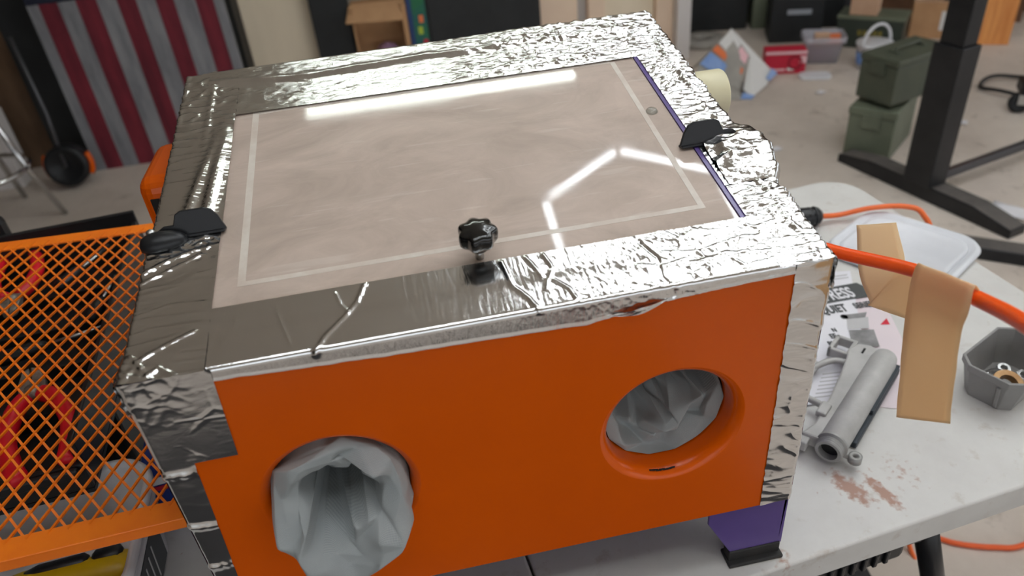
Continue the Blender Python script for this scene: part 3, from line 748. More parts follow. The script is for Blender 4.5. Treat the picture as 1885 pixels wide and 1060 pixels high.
# vertical corner tapes on the front face
def corner_pos(xi, z0, z1, side, back):
    """front face from inner x to the corner, then round onto the side"""
    def f_(t, s):
        z = z0 + t * (z1 - z0); w = xi(z); f, tot = wrap(max(0.002, w - 0.003), back); d, drop, a = f(s * tot)
        x = d if side < 0 else W - d
        return Vector((x, drop, z)), (Vector((0, -1, 0)) * math.cos(a) + ex * side * math.sin(a))
    return f_
def rag(z): return 0.0012 * fnoise(z * 120, 4)
def cl_h(t, s, p):
    x, z = p.x, p.z
    h = 0.0006 * crump(x * 22 + 2, z * 36, 3, 0.10) * max(0, fnoise(x * 30, z * 30, 7) + 0.35) + 0.00006 * fnoise(x * 60, z * 260) + 0.0003 * fnoise(x * 18, z * 20, 5)
    k = max(0, 1 - (H - z) / 0.055) * max(0, 1 - x / 0.055); h += k * (0.0010 * crump(x * 60, z * 60, 8, 0.25) + 0.0014 * ridged(x * 32, z * 36, 8))
    return max(h, 0)
tape('foil_s', 110, 90, corner_pos(lambda z: 0.071 - 0.05 * (H - z), H + 0.0012, 0.316, -1, 0.05), cl_h, off=0.0014)
def cl2_h(t, s, p):
    x, z = p.x, p.z; h = 0.00025 * fnoise(x * 60, z * 120)
    for zc in (0.305, 0.238, 0.178, 0.128):
        d = z - zc + 0.006 * fnoise(x * 30, zc * 50)
        h += 0.0016 * math.exp(-(d / 0.0045) ** 2) * (0.5 + ridged(x * 140, z * 60, zc * 9) * 0.6)
    return max(h, 0)
tape('foil_s', 200, 50, corner_pos(lambda z: 0.030 - 0.05 * (0.33 - z), 0.330, ZB + 0.001, -1, 0.04), cl2_h, off=0.0006)
def cr_h(t, s, p):
    x, z = p.x, p.z
    return max(0, 0.0011 * ridged(s * 2.4 + z * 30, z * 44, 5) ** 3 + 0.0003 * ridged(s * 3 + z * 40, z * 120, 2) + 0.0006 * fnoise(s * 2, z * 30))
tape('foil_s', 260, 64, corner_pos(lambda z: 0.0355 + rag(z), H + 0.0010, ZB + 0.001, 1, 0.04), cr_h, off=0.0008)
# loose torn sliver hanging from the front band
tape('foil_c', 30, 6, lambda t, s: (Vector((0.395 + 0.055 * t, -0.001 - 0.003 * math.sin(PI * t), 0.393 + 0.006 * t - s * 0.006 * math.sin(PI * t))), Vector((0, -1, 0))), lambda t, s, p: 0.0005 * fnoise(p.x * 100, s * 4))
# foil bulging over the right latch base
def bulge_pos(t, s):
    v = 0.118 + t * 0.100
    wv = math.sin(PI * min(1, max(0, t))) ** 0.7
    f, tot = wrap(0.044, 0.03); d, drop, a = f(s * tot)
    out = 0.015 * wv * max(0, min(1, (s - 0.25) / 0.4)); rise = 0.007 * wv * max(0, math.sin(PI * min(1, s * 1.2)))
    return L(W - d, v) + ex * out + en * rise - Vector((0, 0, 1)) * drop, (en * math.cos(a) + ex * math.sin(a)).normalized()
def bulge_h(t, s, p):
    k = min(1, 6 * t, 6 * (1 - t)); return 0.0008 + k * (0.0032 * ridged(s * 2.6 + 1, t * 3.0, 2) ** 2 + 0.0016 * ridged(s * 5, t * 6, 5) + 0.0005 * fnoise(s * 20, t * 22))
tape('foil_c', 130, 90, bulge_pos, bulge_h)

# ---------------- latches
def latch(u0, sgn, v, label, dome=True):
    """black plastic over-centre latch; sgn=+1: hook points towards +u"""
    T = Tl(u0, v, 0) @ Matrix.Diagonal((sgn, 1, 1, 1))
    rs = []; sc_ = 1.0 if dome else 0.55
    for k in range(15):       # smooth teardrop base
        q = k / 14; x = -0.007 + 0.044 * q
        e = math.sqrt(max(0.0004, 1 - (2 * (q ** 0.8) - 1) ** 2))
        w = 0.0125 * e * sc_; hgt = 0.0115 * e * sc_
        ring = []
        for m_ in range(18):
            a = 2 * PI * m_ / 18
            z = math.sin(a) * hgt if math.sin(a) > 0 else math.sin(a) * 0.003
            ring.append(T @ Vector((x, -0.004 + 0.003 * q + math.cos(a) * w, 0.003 + z)))
        rs.append(ring)
    b = MB().rings(rs).build('latch', 'plastic_black', cab, smooth=True); b['label'] = label
    # hook plate leaning back over the lid edge
    T2 = T @ Matrix.Translation((0, 0.006, 0.003)) @ Matrix.Rotation(-0.42, 4, 'X') @ Matrix(((1, 0, 0, 0), (0, 0, 1, 0), (0, 1, 0, 0), (0, 0, 0, 1)))
    prof_ = [(0.004, 0.003), (0.016, 0.010), (0.025, 0.010), (0.029, 0.020), (0.034, 0.0225), (0.056, 0.0225), (0.062, 0.020), (0.067, 0.013), (0.0715, 0.001), (0.0715, -0.001), (0.034, -0.001), (0.010, 0.0)]
    MB().prism(prof_, -0.0015, 0.0025, T2).build('hook', 'plastic_black', b, bevel=0.0009)
    MB().prism([(0.030, 0.0), (0.0705, 0.0), (0.0705, -0.003), (0.030, -0.003)], -0.0035, 0.008, T2).build('hook_foot', 'plastic_black', b, bevel=0.001)
    if dome: MB().lathe([(0.0001, 0.0026), (0.0022, 0.0023), (0.0036, 0.0012), (0.0042, 0)], 16, T @ Matrix.Translation((0.004, 0.0068, 0.0105))).build('rivet', 'steel', b, smooth=True)
latch(0.0005, 1, 0.170, 'black plastic latch on the left lid edge with bright rivet')
latch(0.6015, -1, 0.184, 'black plastic latch hook on the right, base under foil', False)

# ---------------- side fittings
pb_ = MB(); pb_.b2((-0.052, 0.33, 0.30), (-0.001, 0.45, 0.437)).build('switch_box', 'orange', cab, bevel=0.016, bseg=4)
sbx = [o for o in cab.children if o.name.startswith('switch_box')][0]
MB().b2((-0.040, 0.3285, 0.37), (-0.008, 0.3305, 0.415)).build('sticker', 'bore', sbx)
MB().lathe([(0.001, 0.0), (0.030, 0.0), (0.030, 0.050), (0.0285, 0.053), (0.024, 0.053), (0.024, 0.01), (0.001, 0.01)], 32,
           Matrix.Translation((W, 0.362, 0.425)) @ Matrix.Rotation(PI / 2, 4, 'Y')).build('exhaust_port', 'cream', cab, smooth=True, bevel=0.001)

# ---------------- gloves
def glove(name, pos, nth, nt_, jit, crease, seed):
    rnd = random.Random(seed)
    vs, fs = [], []
    for i in range(nt_ + 1):
        for j in range(nth):
            t = i / nt_; p = pos(2 * PI * (j + 0.5 * (i % 2)) / nth, t)
            a = jit * (1 if 0.12 < t < 0.97 else 0)
            vs.append(p + Vector((rnd.uniform(-a, a), rnd.uniform(-a, a), rnd.uniform(-a, a))))
    for i in range(nt_):
        for j in range(nth):
            a, b = i * nth + j, i * nth + (j + 1) % nth
            c, d = (i + 1) * nth + (j + 1) % nth, (i + 1) * nth + j
            if i % 2: fs += [(a, b, c), (a, c, d)]
            else: fs += [(a, b, d), (b, c, d)]
    me = bpy.data.meshes.new(name); me.from_pydata(vs, [], fs)
    uv = me.uv_layers.new(name='uv')
    for poly in me.polygons:
        js = [me.loops[li].vertex_index % nth for li in poly.loop_indices]
        for li in poly.loop_indices:
            i, j = divmod(me.loops[li].vertex_index, nth)
            if max(js) - min(js) > nth / 2 and j < nth / 2: j += nth
            uv.data[li].uv = (j / nth * 0.42, i / nt_ * 0.22)
    at = me.attributes.new('crease_edge', 'FLOAT', 'EDGE')
    for e in range(len(me.edges)): at.data[e].value = rnd.choice(crease)
    me.materials.append(M['fabric']); me.polygons.foreach_set('use_smooth', [True] * len(me.polygons))
    o = bpy.data.objects.new(name, me); col.objects.link(o); o.parent = cab
    md = o.modifiers.new('subd', 'SUBSURF'); md.levels = 3; md.render_levels = 3
    return o
def saw(x):
    x = x % 1.0
    return x / 0.78 if x < 0.78 else (1 - x) / 0.22
def sm(a, b, x): t = max(0, min(1, (x - a) / (b - a))); return t * t * (3 - 2 * t)
def glove_out(th, t):
    cx, cz = HC[0]
    sn, cs_ = math.sin(th), math.cos(th)
    nz = fnoise(cs_ * 1.6 + 4, sn * 1.6, 2)
    ylip = -0.024 + 0.027 * sn + 0.010 * nz
    lobes = saw(th * 4 / (2 * PI) + 0.18 * math.sin(th * 2 + 0.7) + 0.1)
    rl = 0.0600 + 0.0045 * lobes - 0.002 + 0.003 * nz
    if t < 0.36:                       # outer wall from the panel ring to the lip
        a = t / 0.36; e = sm(0, 1, a)
        r = 0.0628 + (rl - 0.0628) * e + 0.0025 * math.sin(PI * a) - 0.004 * math.sin(PI * a) * saw(th * 7 / (2 * PI) + 0.7 * a + 0.2 * math.sin(th))
        y = 0.027 + (ylip - 0.027) * a
        oz = -0.006 * e * (1 - sn) * 0.6
        return Vector((cx + r * cs_, y, cz + oz + r * sn))
    b = (t - 0.36) / 0.64              # bunched front, folding into the dark mouth
    rho = 1 - b
    tw = th + 0.8 * (1 - rho) + 0.2 * fnoise(rho * 2.5, cs_ * 2, sn * 2)
    f1 = saw(tw * 4 / (2 * PI) + 0.18 * math.sin(th * 2 + 0.7) + 0.1)
    f2 = saw(-tw * 6 / (2 * PI) + 0.5 * rho + 0.2 + 0.1 * math.sin(th * 3))
    rm = 0.46 + 0.13 * math.cos(3 * th - 0.4) + 0.10 * fnoise(cs_ * 2 + 9, sn * 2, 1)
    k = 1 - sm(rm - 0.22, rm + 0.08, rho)
    ring = min(1, b * 6) * (1 - k)
    r = rl * rho
    px, pz = r * cs_ - 0.004 * b, r * sn + 0.006 * b
    y = ylip * (0.35 + 0.65 * rho) + 0.125 * k
    y += 0.012 * ring * (1 - rho) - 0.004 * math.sin(PI * min(1, b * 6))
    y += ring * (-0.016 * f1 - 0.010 * f2 + 0.008) + 0.03 * k * (1 - k) * (f2 - 0.5) + 0.005 * ring * fnoise(px * 45, pz * 45, 3)
    oz = -0.006 * rho * (1 - sn) * 0.6
    return Vector((cx + px, y, cz + oz + pz))
g1 = glove('glove_sleeve', glove_out, 17, 11, 0.0070, (0, 0.2, 0.6, 0.85), 12); g1['label'] = 'crumpled grey fabric glove sleeve bulging out of the left opening'
def glove_in(th, t):
    cx, cz = HC[1]
    rho = 1 - t
    r = 0.0632 * rho
    px, pz = r * math.cos(th), r * math.sin(th)
    # a deep dark pocket at the upper middle, cloth heaped along the lower edge
    ca_, sa_ = math.cos(0.55), math.sin(0.55)
    q = -px * sa_ + pz * ca_; w = px * ca_ + pz * sa_
    deep = sm(-0.020, 0.022, q + 0.010 * fnoise(w * 30, 2)) * sm(-0.045, -0.015, w)
    y = 0.030 + 0.17 * deep
    f1 = saw(q / 0.030 + 0.25 + 0.35 * fnoise(w * 22, q * 10, 4)); f2 = saw(w / 0.052 + 0.4 + q * 9)
    k = sm(0, 0.25, t)
    y += k * ((1 - deep) * (0.018 * f1 + 0.014 * f2 - 0.006) + 0.02 * deep * f2 + 0.003 * fnoise(px * 60, pz * 60, 5))
    return Vector((cx + px, 0.026 + (y - 0.026) * min(1, k * 1.2 + 0.05), cz + pz))
g2 = glove('glove_sleeve', glove_in, 14, 8, 0.0085, (0, 0.2, 0.6, 0.85), 9); g2['label'] = 'grey fabric glove sleeve pushed inside the right opening'

# ------------------------------------------------------------------ air hose and its paper tape
hp = bez([(0.6005, 0.16, 0.350), (0.622, 0.125, 0.356), (0.6486, 0.0639, 0.3665), (0.6795, -0.0073, 0.3828), (0.6691, -0.0875, 0.410), (0.6505, -0.1487, 0.4349), (0.62, -0.215, 0.46), (0.56, -0.32, 0.46), (0.50, -0.46, 0.30), (0.50, -0.55, 0.0), (0.55, -0.6, -0.4), (0.7, -0.5, FZ + 0.008), (1.1, -0.3, FZ + 0.008)], 14)
tag(MB().tube(hp, 0.0064, 14).build('air_hose', 'hose', smooth=True), 'thick bright orange air hose leaving the right side of the blasting cabinet', 'hose')

tp = thing('masking_tape', 'folded tan paper tape hanging over the orange air hose', 'tape', (0.668, -0.05, 0.41))
o0 = Vector(tp.location)
def ribbon(name, rows, n=10, thick=0.0005):
    P = []
    A = bez([r[0] for r in rows], n); B = bez([r[1] for r in rows], n)
    for a, b in zip(A, B): P.append([a.lerp(b, k / 8) - o0 + Vector((0.001 * fnoise(a.z * 40, k * .4), 0, 0)) for k in range(9)])
    return MB().grid(P).build(name, 'tape', tp, smooth=True, solid=thick)
TL, TR = Vector((0.6713, -0.0162, 0.3918)), Vector((0.6654, -0.0871, 0.4157))
BL, BR = Vector((0.6638, -0.0459, 0.2449)), Vector((0.6655, -0.1031, 0.2907))
upv = Vector((-0.002, 0, 0.0075))
ribbon('front_flap', [(TL + Vector((0.010, 0.002, -0.006)), TR + Vector((0.010, 0.002, -0.006))),
                      (TL + upv, TR + upv),
                      (TL + Vector((-0.009, -0.006, -0.012)), TR + Vector((-0.009, -0.008, -0.010))),
                      (TL.lerp(BL, 0.3) + Vector((-0.006, 0, 0)), TR.lerp(BR, 0.3) + Vector((-0.006, 0, 0))),
                      (TL.lerp(BL, 0.7) + Vector((-0.003, 0, 0)), TR.lerp(BR, 0.7) + Vector((-0.003, 0, 0))), (BL, BR)])
K0, K1, K2 = Vector((0.684, -0.0017, 0.3754)), Vector((0.690, -0.0048, 0.3229)), Vector((0.6917, 0.0629, 0.2944))
K3 = Vector((0.6891, 0.0271, 0.3592))
ribbon('folded_flap', [(K0 + Vector((-0.003, -0.03, 0.01)), K1 + Vector((-0.003, -0.03, 0.01))), (K0, K1), (K3, K2.lerp(K1, 0.45)), (K2.lerp(K3, 0.06), K2)], 6)
B0, B1 = Vector((0.7324, 0.161, 0.3281)), Vector((0.7546, 0.1274, 0.3456))
e1 = Vector((0.004, 0, 0.0))
ribbon('back_flap', [(B0, B1), (Vector((0.7015, 0.0993, 0.3112)), Vector((0.720, 0.062, 0.348))), (K2 + e1, K3 + e1)], 10)

# ------------------------------------------------------------------ power plug and thin cord
pl = thing('power_plug', 'black plug with an orange cord behind the right side of the cabinet', 'plug', (1.0, 0.668, 0.0), -0.05)
MB().tube([(-0.05, 0, 0.020), (-0.02, 0, 0.020), (0.012, 0, 0.020), (0.02, 0, 0.020)], [0.014, 0.020, 0.018, 0.010], 12).build('plug_body', 'plastic_black', pl, smooth=True)
for k in range(3): MB().lathe([(0.012, 0), (0.0195, 0.002), (0.0195, 0.006), (0.012, 0.008)], 14, Matrix.Translation((-0.02 + 0.011 * k, 0, 0.020)) @ Matrix.Rotation(PI / 2, 4, 'Y')).build('grip_ring', 'plastic_black', pl)
cd = bez([(0.018, 0, 0.018), (0.06, 0.002, 0.014), (0.118, -0.006, 0.024), (0.185, -0.012, 0.020), (0.212, -0.032, 0.008), (0.222, -0.06, -0.05), (0.215, -0.10, -0.3), (0.22, -0.25, FZ + 0.01), (0.25, -0.6, FZ + 0.008)], 10)
MB().tube(cd, 0.0052, 10).build('cord', 'cord', pl, smooth=True)
tag(MB().tube(bez([(1.05, 0.56, FZ + 0.006), (1.16, 0.50, FZ + 0.006), (1.262, 0.436, FZ + 0.006), (1.314, 0.396, FZ + 0.006), (1.386, 0.367, FZ + 0.006), (1.452, 0.358, FZ + 0.006), (1.6, 0.40, FZ + 0.006), (1.9, 0.55, FZ + 0.006)], 10), 0.006, 8).build('extension_cord', 'cord_floor', smooth=True),
    'orange cord lying on the concrete floor below the near table edge', 'cord')
tag(MB().b2((-0.95, -0.95, -0.006), (0.95, 0.95, 0.006)).build('floor_mat', 'mat_dark', bevel=0.004, loc=(0.05, -0.46, FZ + 0.0065), rot=(0, 0, -0.1)), 'dark grey rubber mat on the floor in front of the table', 'mat')  # real mat, enlarged out of view so the front foil reflects something dark

# ------------------------------------------------------------------ white bucket lid
bl = thing('bucket_lid', 'white square bucket lid with rounded corners lying flat at the table edge', 'lid', (1.108, 0.535, 0.0), math.radians(32))
def ringz(w, d, r, z, n=8): return [Vector((x, y, z)) for x, y in rrect(w, d, r, n)]
MB().rings([ringz(0.185, 0.20, 0.042, 0.001), ringz(0.200, 0.215, 0.048, 0.002), ringz(0.204, 0.219, 0.05, 0.008), ringz(0.196, 0.211, 0.047, 0.013), ringz(0.182, 0.197, 0.042, 0.0125), ringz(0.176, 0.191, 0.04, 0.008)]).build('rim', 'white_plastic', bl, smooth=True)
MB().rings([ringz(0.170, 0.185, 0.038, 0.0072), ringz(0.164, 0.179, 0.036, 0.0105), ringz(0.152, 0.167, 0.03, 0.0105), ringz(0.148, 0.163, 0.028, 0.0095)]).build('panel', 'white_plastic', bl, smooth=True)

# ------------------------------------------------------------------ printed manual
mnl = thing('manual', 'printed white manual with a grey machine picture lying under the receiver', 'manual', (0.83, 0.335, 0.0), math.radians(12))
def pg(mb, pts, z0, z1): return mb.prism(pts, z0, z1)
mp_ = mnl
mi = Matrix.Translation((0.83, 0.335, 0)) @ Matrix.Rotation(math.radians(12), 4, 'Z'); mi = mi.inverted()
def loc2(x, y): q = mi @ Vector((x, y, 0)); return (q.x, q.y)
MB().prism([loc2(0.735, 0.23), loc2(0.91, 0.155), loc2(1.00, 0.44), loc2(0.86, 0.53), loc2(0.80, 0.52)], 0.0005, 0.0014).build('under_page', 'paper_pink', mnl)
page = MB().prism([loc2(0.725, 0.215), loc2(0.845, 0.205), loc2(0.985, 0.50), loc2(0.80, 0.545)], 0.0016, 0.0028).build('cover_page', 'paper', mnl)
ZP = 0.0030
def deco(pts, m, z=ZP): return MB().prism([loc2(*p) for p in pts], z, z + 0.0002).build('print', m, page)
deco([(0.80, 0.425), (0.981, 0.422), (0.985, 0.442), (0.975, 0.464), (0.80, 0.466)], 'ink')
deco([(0.82, 0.505), (0.975, 0.492), (0.972, 0.489), (0.82, 0.502)], 'ink_light'); deco([(0.82, 0.497), (0.972, 0.484), (0.97, 0.481), (0.82, 0.494)], 'ink_light')
deco([(0.905, 0.376), (0.935, 0.372), (0.945, 0.384), (0.90, 0.388)], 'ink_grey')
deco([(0.893, 0.352), (0.925, 0.345), (0.94, 0.372), (0.905, 0.376)], 'ink_light')
deco([(0.876, 0.31), (0.915, 0.30), (0.93, 0.34), (0.893, 0.350)], 'ink_grey')
deco([(0.872, 0.296), (0.91, 0.288), (0.914, 0.296), (0.876, 0.306)], 'ink_light')
deco([(0.865, 0.28), (0.90, 0.27), (0.909, 0.286), (0.871, 0.294)], 'ink_grey')
for k in range(7): deco([(0.765 + 0.006 * k, 0.223 + 0.007 * k), (0.80 + 0.006 * k, 0.219 + 0.007 * k), (0.801 + 0.006 * k, 0.221 + 0.007 * k), (0.766 + 0.006 * k, 0.225 + 0.007 * k)], 'ink_light')
MB().lathe([(0.0001, 0.0002), (0.006, 0.0002), (0.006, 0), (0.0001, 0)], 16, Matrix.Translation(loc2(0.905, 0.383) + (ZP,))).build('print', 'ink', page)
deco([(0.948, 0.350), (0.962, 0.346), (0.966, 0.362)], 'ink_red', 0.0016)
def text(s_, x, y, size, m, ang=-0.06, parent=None, bold=0.0, sx=0.5):
    cu_ = bpy.data.curves.new('lettering', 'FONT'); cu_.body = s_; cu_.size = size; cu_.offset = bold; cu_.extrude = 0.0001
    o = bpy.data.objects.new('lettering', cu_); col.objects.link(o)
    dg = bpy.context.evaluated_depsgraph_get(); me_ = bpy.data.meshes.new_from_object(o.evaluated_get(dg))
    bpy.data.objects.remove(o); me_.materials.clear(); me_.materials.append(M[m])
    ob = bpy.data.objects.new('lettering', me_); col.objects.link(ob)
    ob.parent = parent or page; q = loc2(x, y); ob.location = (q[0], q[1], ZP + 0.0004); ob.rotation_euler = (0, 0, ang - math.radians(12)); ob.scale = (sx, 1, 1)
    return ob
text('PRESS', 0.901, 0.431, 0.040, 'paper', -0.05, bold=0.0010, sx=0.52)
text('QUIET', 0.876, 0.398, 0.028, 'ink', -0.05, bold=0.0010, sx=0.55)
text('SERIES', 0.934, 0.398, 0.020, 'ink', -0.05, bold=0.0006, sx=0.6)
text('N', 0.868, 0.352, 0.013, 'ink', -0.05, bold=0.0005, sx=0.7); text('EE', 0.857, 0.338, 0.015, 'ink', -0.05, bold=0.0006, sx=0.7); text('BLE', 0.845, 0.322, 0.015, 'ink', -0.05, bold=0.0006, sx=0.7)

# ------------------------------------------------------------------ blasted metal receiver
rc = thing('metal_receiver', 'bare grey metal receiver part with a threaded round end, lying on the manual', 'metal part', (0.722, 0.112, 0.0032), math.radians(40))
Rx = Matrix.Rotation(PI / 2, 4, 'Y')
def rT(x, y, z): return Matrix.Translation((x, y, z)) @ Rx
MB().lathe([(0.0165, 0.010), (0.0185, 0.012), (0.0185, 0.205), (0.016, 0.220), (0.010, 0.225), (0.001, 0.226)], 28, rT(0, 0, 0.0205)).build('tube', 'receiver', rc, smooth=True)
MB().lathe([(0.0125, 0.012), (0.0125, -0.006), (0.0165, -0.006), (0.0178, -0.004), (0.0165, -0.002), (0.0178, 0.0), (0.0165, 0.002), (0.0178, 0.004), (0.0165, 0.006), (0.020, 0.008), (0.020, 0.011), (0.0165, 0.012)], 28, rT(0, 0, 0.0205)).build('threaded_ring', 'thread', rc)
MB().lathe([(0.0001, 0.004), (0.0126, 0.004), (0.0126, 0.006), (0.0001, 0.006)], 24, rT(0, 0, 0.0205)).build('bore', 'bore', rc)
pt = MB().prism([(0.006, 0.012), (0.225, 0.012), (0.232, 0.024), (0.226, 0.042), (0.205, 0.050), (0.190, 0.046), (0.150, 0.040), (0.090, 0.034), (0.030, 0.032), (0.004, 0.040)], 0.006, 0.026).build('receiver_plate', 'receiver', rc, bevel=0.003)
MB().box((0.060, 0.031, 0.026), (0.026, 0.014, 0.010)).build('boss', 'receiver', rc, bevel=0.0025)
MB().box((0.002, 0.036, 0.014), (0.022, 0.018, 0.016)).build('rear_lug', 'receiver', rc, bevel=0.002)
gT = Matrix.Identity(4)
MB().tube(bez([(0.188, 0.042, 0.014), (0.180, 0.062, 0.014), (0.150, 0.078, 0.014), (0.115, 0.082, 0.014), (0.088, 0.072, 0.014), (0.080, 0.036, 0.014)], 8), 0.0048, 8).build('guard', 'receiver', rc, smooth=True)
MB().prism([(0.100, 0.076), (0.165, 0.072), (0.170, 0.094), (0.115, 0.112), (0.092, 0.100)], 0.008, 0.016).build('grip_tang', 'receiver', rc, bevel=0.002)
w_ = MB()
for a in (((0.196, 0.046), (0.202, 0.076)), ((0.196, 0.070), (0.236, 0.076)), ((0.230, 0.046), (0.236, 0.076)), ((0.196, 0.044), (0.236, 0.050))):
    w_.b2((a[0][0], a[0][1], 0.006), (a[1][0], a[1][1], 0.022))
w_.build('magazine_well', 'receiver', rc, bevel=0.0015)
MB().b2((0.205, 0.028, 0.0262), (0.218, 0.031, 0.0268)).build('slot', 'bore', rc)
MB().b2((0.035, -0.0235, 0.004), (0.215, -0.016, 0.014)).build('rail', 'receiver_dark', rc, bevel=0.0015)
MB().b2((0.100, -0.0225, 0.014), (0.215, -0.015, 0.020)).build('rail_step', 'receiver_dark', rc, bevel=0.001)
MB().lathe([(0.0035, -0.004), (0.0085, -0.004), (0.0085, 0.006), (0.0035, 0.006), (0.0035, -0.004)], 20, Matrix.Translation((0.010, -0.030, 0.012))).build('pin_lug', 'thread', rc, smooth=True)
MB().box((0.014, -0.020, 0.0125), (0.014, 0.012, 0.008)).build('lug_arm', 'receiver', rc, bevel=0.0015)

# ------------------------------------------------------------------ small hardware bin
ba = math.atan2(-0.047, 0.022)
bn = thing('parts_bin', 'small charcoal plastic bin with chamfered corners holding washers', 'bin', (1.025, 0.178, 0.0), ba)
def oct_(w, d, c, z): return [Vector((x, y, z)) for x, y in ((w / 2 - c, d / 2), (-w / 2 + c, d / 2), (-w / 2, d / 2 - c), (-w / 2, -d / 2 + c), (-w / 2 + c, -d / 2), (w / 2 - c, -d / 2), (w / 2, -d / 2 + c), (w / 2, d / 2 - c))]
MB().rings([oct_(0.064, 0.100, 0.012, 0.0), oct_(0.082, 0.120, 0.016, 0.046), oct_(0.087, 0.125, 0.017, 0.047), oct_(0.088, 0.126, 0.017, 0.058), oct_(0.081, 0.119, 0.016, 0.058), oct_(0.078, 0.116, 0.016, 0.046), oct_(0.062, 0.098, 0.012, 0.003)]).build('shell', 'bin_grey', bn, bevel=0.001)
MB().box((0.016, -0.0560, 0.023), (0.005, 0.003, 0.040), Matrix.Rotation(0.2, 3, 'X')).build('rib', 'bin_grey', bn, bevel=0.001)
bmi = Matrix.Translation(bn.location) @ Matrix.Rotation(ba, 4, 'Z')
def nut(x, y, z, ro, ri, h, rx, ry, m, name, label, seg=6, cat='nut'):
    q = bmi @ Vector((x, y, z))
    o = MB().lathe([(ri, -h / 2), (ro, -h / 2), (ro, h / 2), (ri, h / 2), (ri, -h / 2)], seg).build(name, m, loc=q, rot=(rx, ry, ba + x * 30), bevel=0.0006)
    return tag(o, label, cat, None)
nut(0.012, -0.020, 0.022, 0.021, 0.0125, 0.012, 0.35, 0.25, 'brass', 'ring_nut', 'wide tan brass ring nut in the charcoal bin', 24)
nut(-0.012, -0.004, 0.014, 0.013, 0.007, 0.007, 0.5, -0.3, 'chrome', 'star_washer', 'shiny toothed washer beside the brass ring in the bin', 10, 'washer')
nut(-0.020, -0.030, 0.011, 0.009, 0.005, 0.006, -0.3, 0.4, 'chrome', 'hex_nut', 'small shiny hexagonal nut nearest the left rim of the bin', 6)
nut(0.014, 0.026, 0.012, 0.011, 0.006, 0.007, 0.2, 0.3, 'steel', 'hex_nut', 'dull steel nut behind the brass ring in the bin', 6)
nut(-0.012, 0.026, 0.010, 0.009, 0.0045, 0.006, 0.1, 0.2, 'steel', 'flat_washer', 'dull steel washer at the far side of the bin', 20, 'washer')

# ------------------------------------------------------------------ orange mesh grate on the left
gr = thing('mesh_grate', 'orange expanded-metal floor grate with a flat frame, left of the cabinet', 'grate', (0, 0, 0))
# the grate lies tilted on the tub and the tool tray: plane z = .19 - .125 x + .075 y
gn = Vector((0.125, -0.075, 1)).normalized()
gx = Vector((math.cos(math.radians(9.24)), math.sin(math.radians(9.24)), 0)); gx.z = -0.125 * gx.x + 0.075 * gx.y; gx.normalize()
gv = gn.cross(gx).normalized(); GL = 0.572
gO = Vector((-0.0185, 0.0515, 0)); gO.z = 0.19 - 0.125 * gO.x + 0.075 * gO.y
GX0, GX1 = -0.46, 0.0
def G(x, v, h=0): return gO + gx * x + gv * v + gn * h
def gbox(mb, x0, x1, v0, v1, h0, h1):
    vs = [G(x, v, h) for h in (h0, h1) for v in (v0, v1) for x in (x0, x1)]
    return mb.add(vs, [(0, 2, 3, 1), (4, 5, 7, 6), (0, 1, 5, 4), (2, 6, 7, 3), (0, 4, 6, 2), (1, 3, 7, 5)])
gbox(MB(), GX0, GX1, 0.0, 0.026, -0.002, 0.001).build('frame_bar', 'orange_rack', gr, bevel=0.0008)
gbox(MB(), GX0, GX1, 0.0, 0.003, -0.014, 0.0).build('frame_lip', 'orange_rack', gr, bevel=0.001)
gbox(MB(), GX0, GX1, GL - 0.022, GL, -0.002, 0.001).build('frame_bar', 'orange_rack', gr, bevel=0.0008)
gbox(MB(), GX1 - 0.010, GX1, 0.026, GL - 0.022, -0.002, 0.001).build('frame_bar', 'orange_rack', gr, bevel=0.0008)
gbox(MB(), GX0, GX0 + 0.014, 0.026, GL - 0.022, -0.002, 0.001).build('frame_bar', 'orange_rack', gr, bevel=0.0008)
gm = MB(); cwx, cwy = 0.0182, 0.0318
nx = int((GX1 - GX0) / cwx) + 1; ny = int((GL - 0.04) / cwy * 2) + 1
for j in range(ny):
    for i in range(nx):
        xa = GX1 - 0.003 - i * cwx - (cwx / 2 if j % 2 else 0); va = 0.02 + j * cwy / 2
        for sg in (-1, 1):
            xb = xa + sg * cwx / 2; vb = va + cwy / 2
            if xb > GX1 - 0.002 or xb < GX0 or xa > GX1 - 0.002 or vb > GL - 0.008: continue
            A, B = G(xa, va, 0.0), G(xb, vb, 0.0); d = (B - A).normalized(); sd = d.cross(gn).normalized()
            wd = 0.00125; th_ = 0.0010; tilt = gn * (0.0006 * sg)
            vs = [A - sd * wd - gn * th_, A + sd * wd - gn * th_, A + sd * wd + gn * th_ + tilt, A - sd * wd + gn * th_,
                  B - sd * wd - gn * th_, B + sd * wd - gn * th_, B + sd * wd + gn * th_ + tilt, B - sd * wd + gn * th_]
            gm.add(vs, [(0, 1, 5, 4), (1, 2, 6, 5), (2, 3, 7, 6), (3, 0, 4, 7)])
go = gm.build('expanded_mesh', 'orange_rack', gr); go['label'] = 'diamond pattern expanded metal mesh'

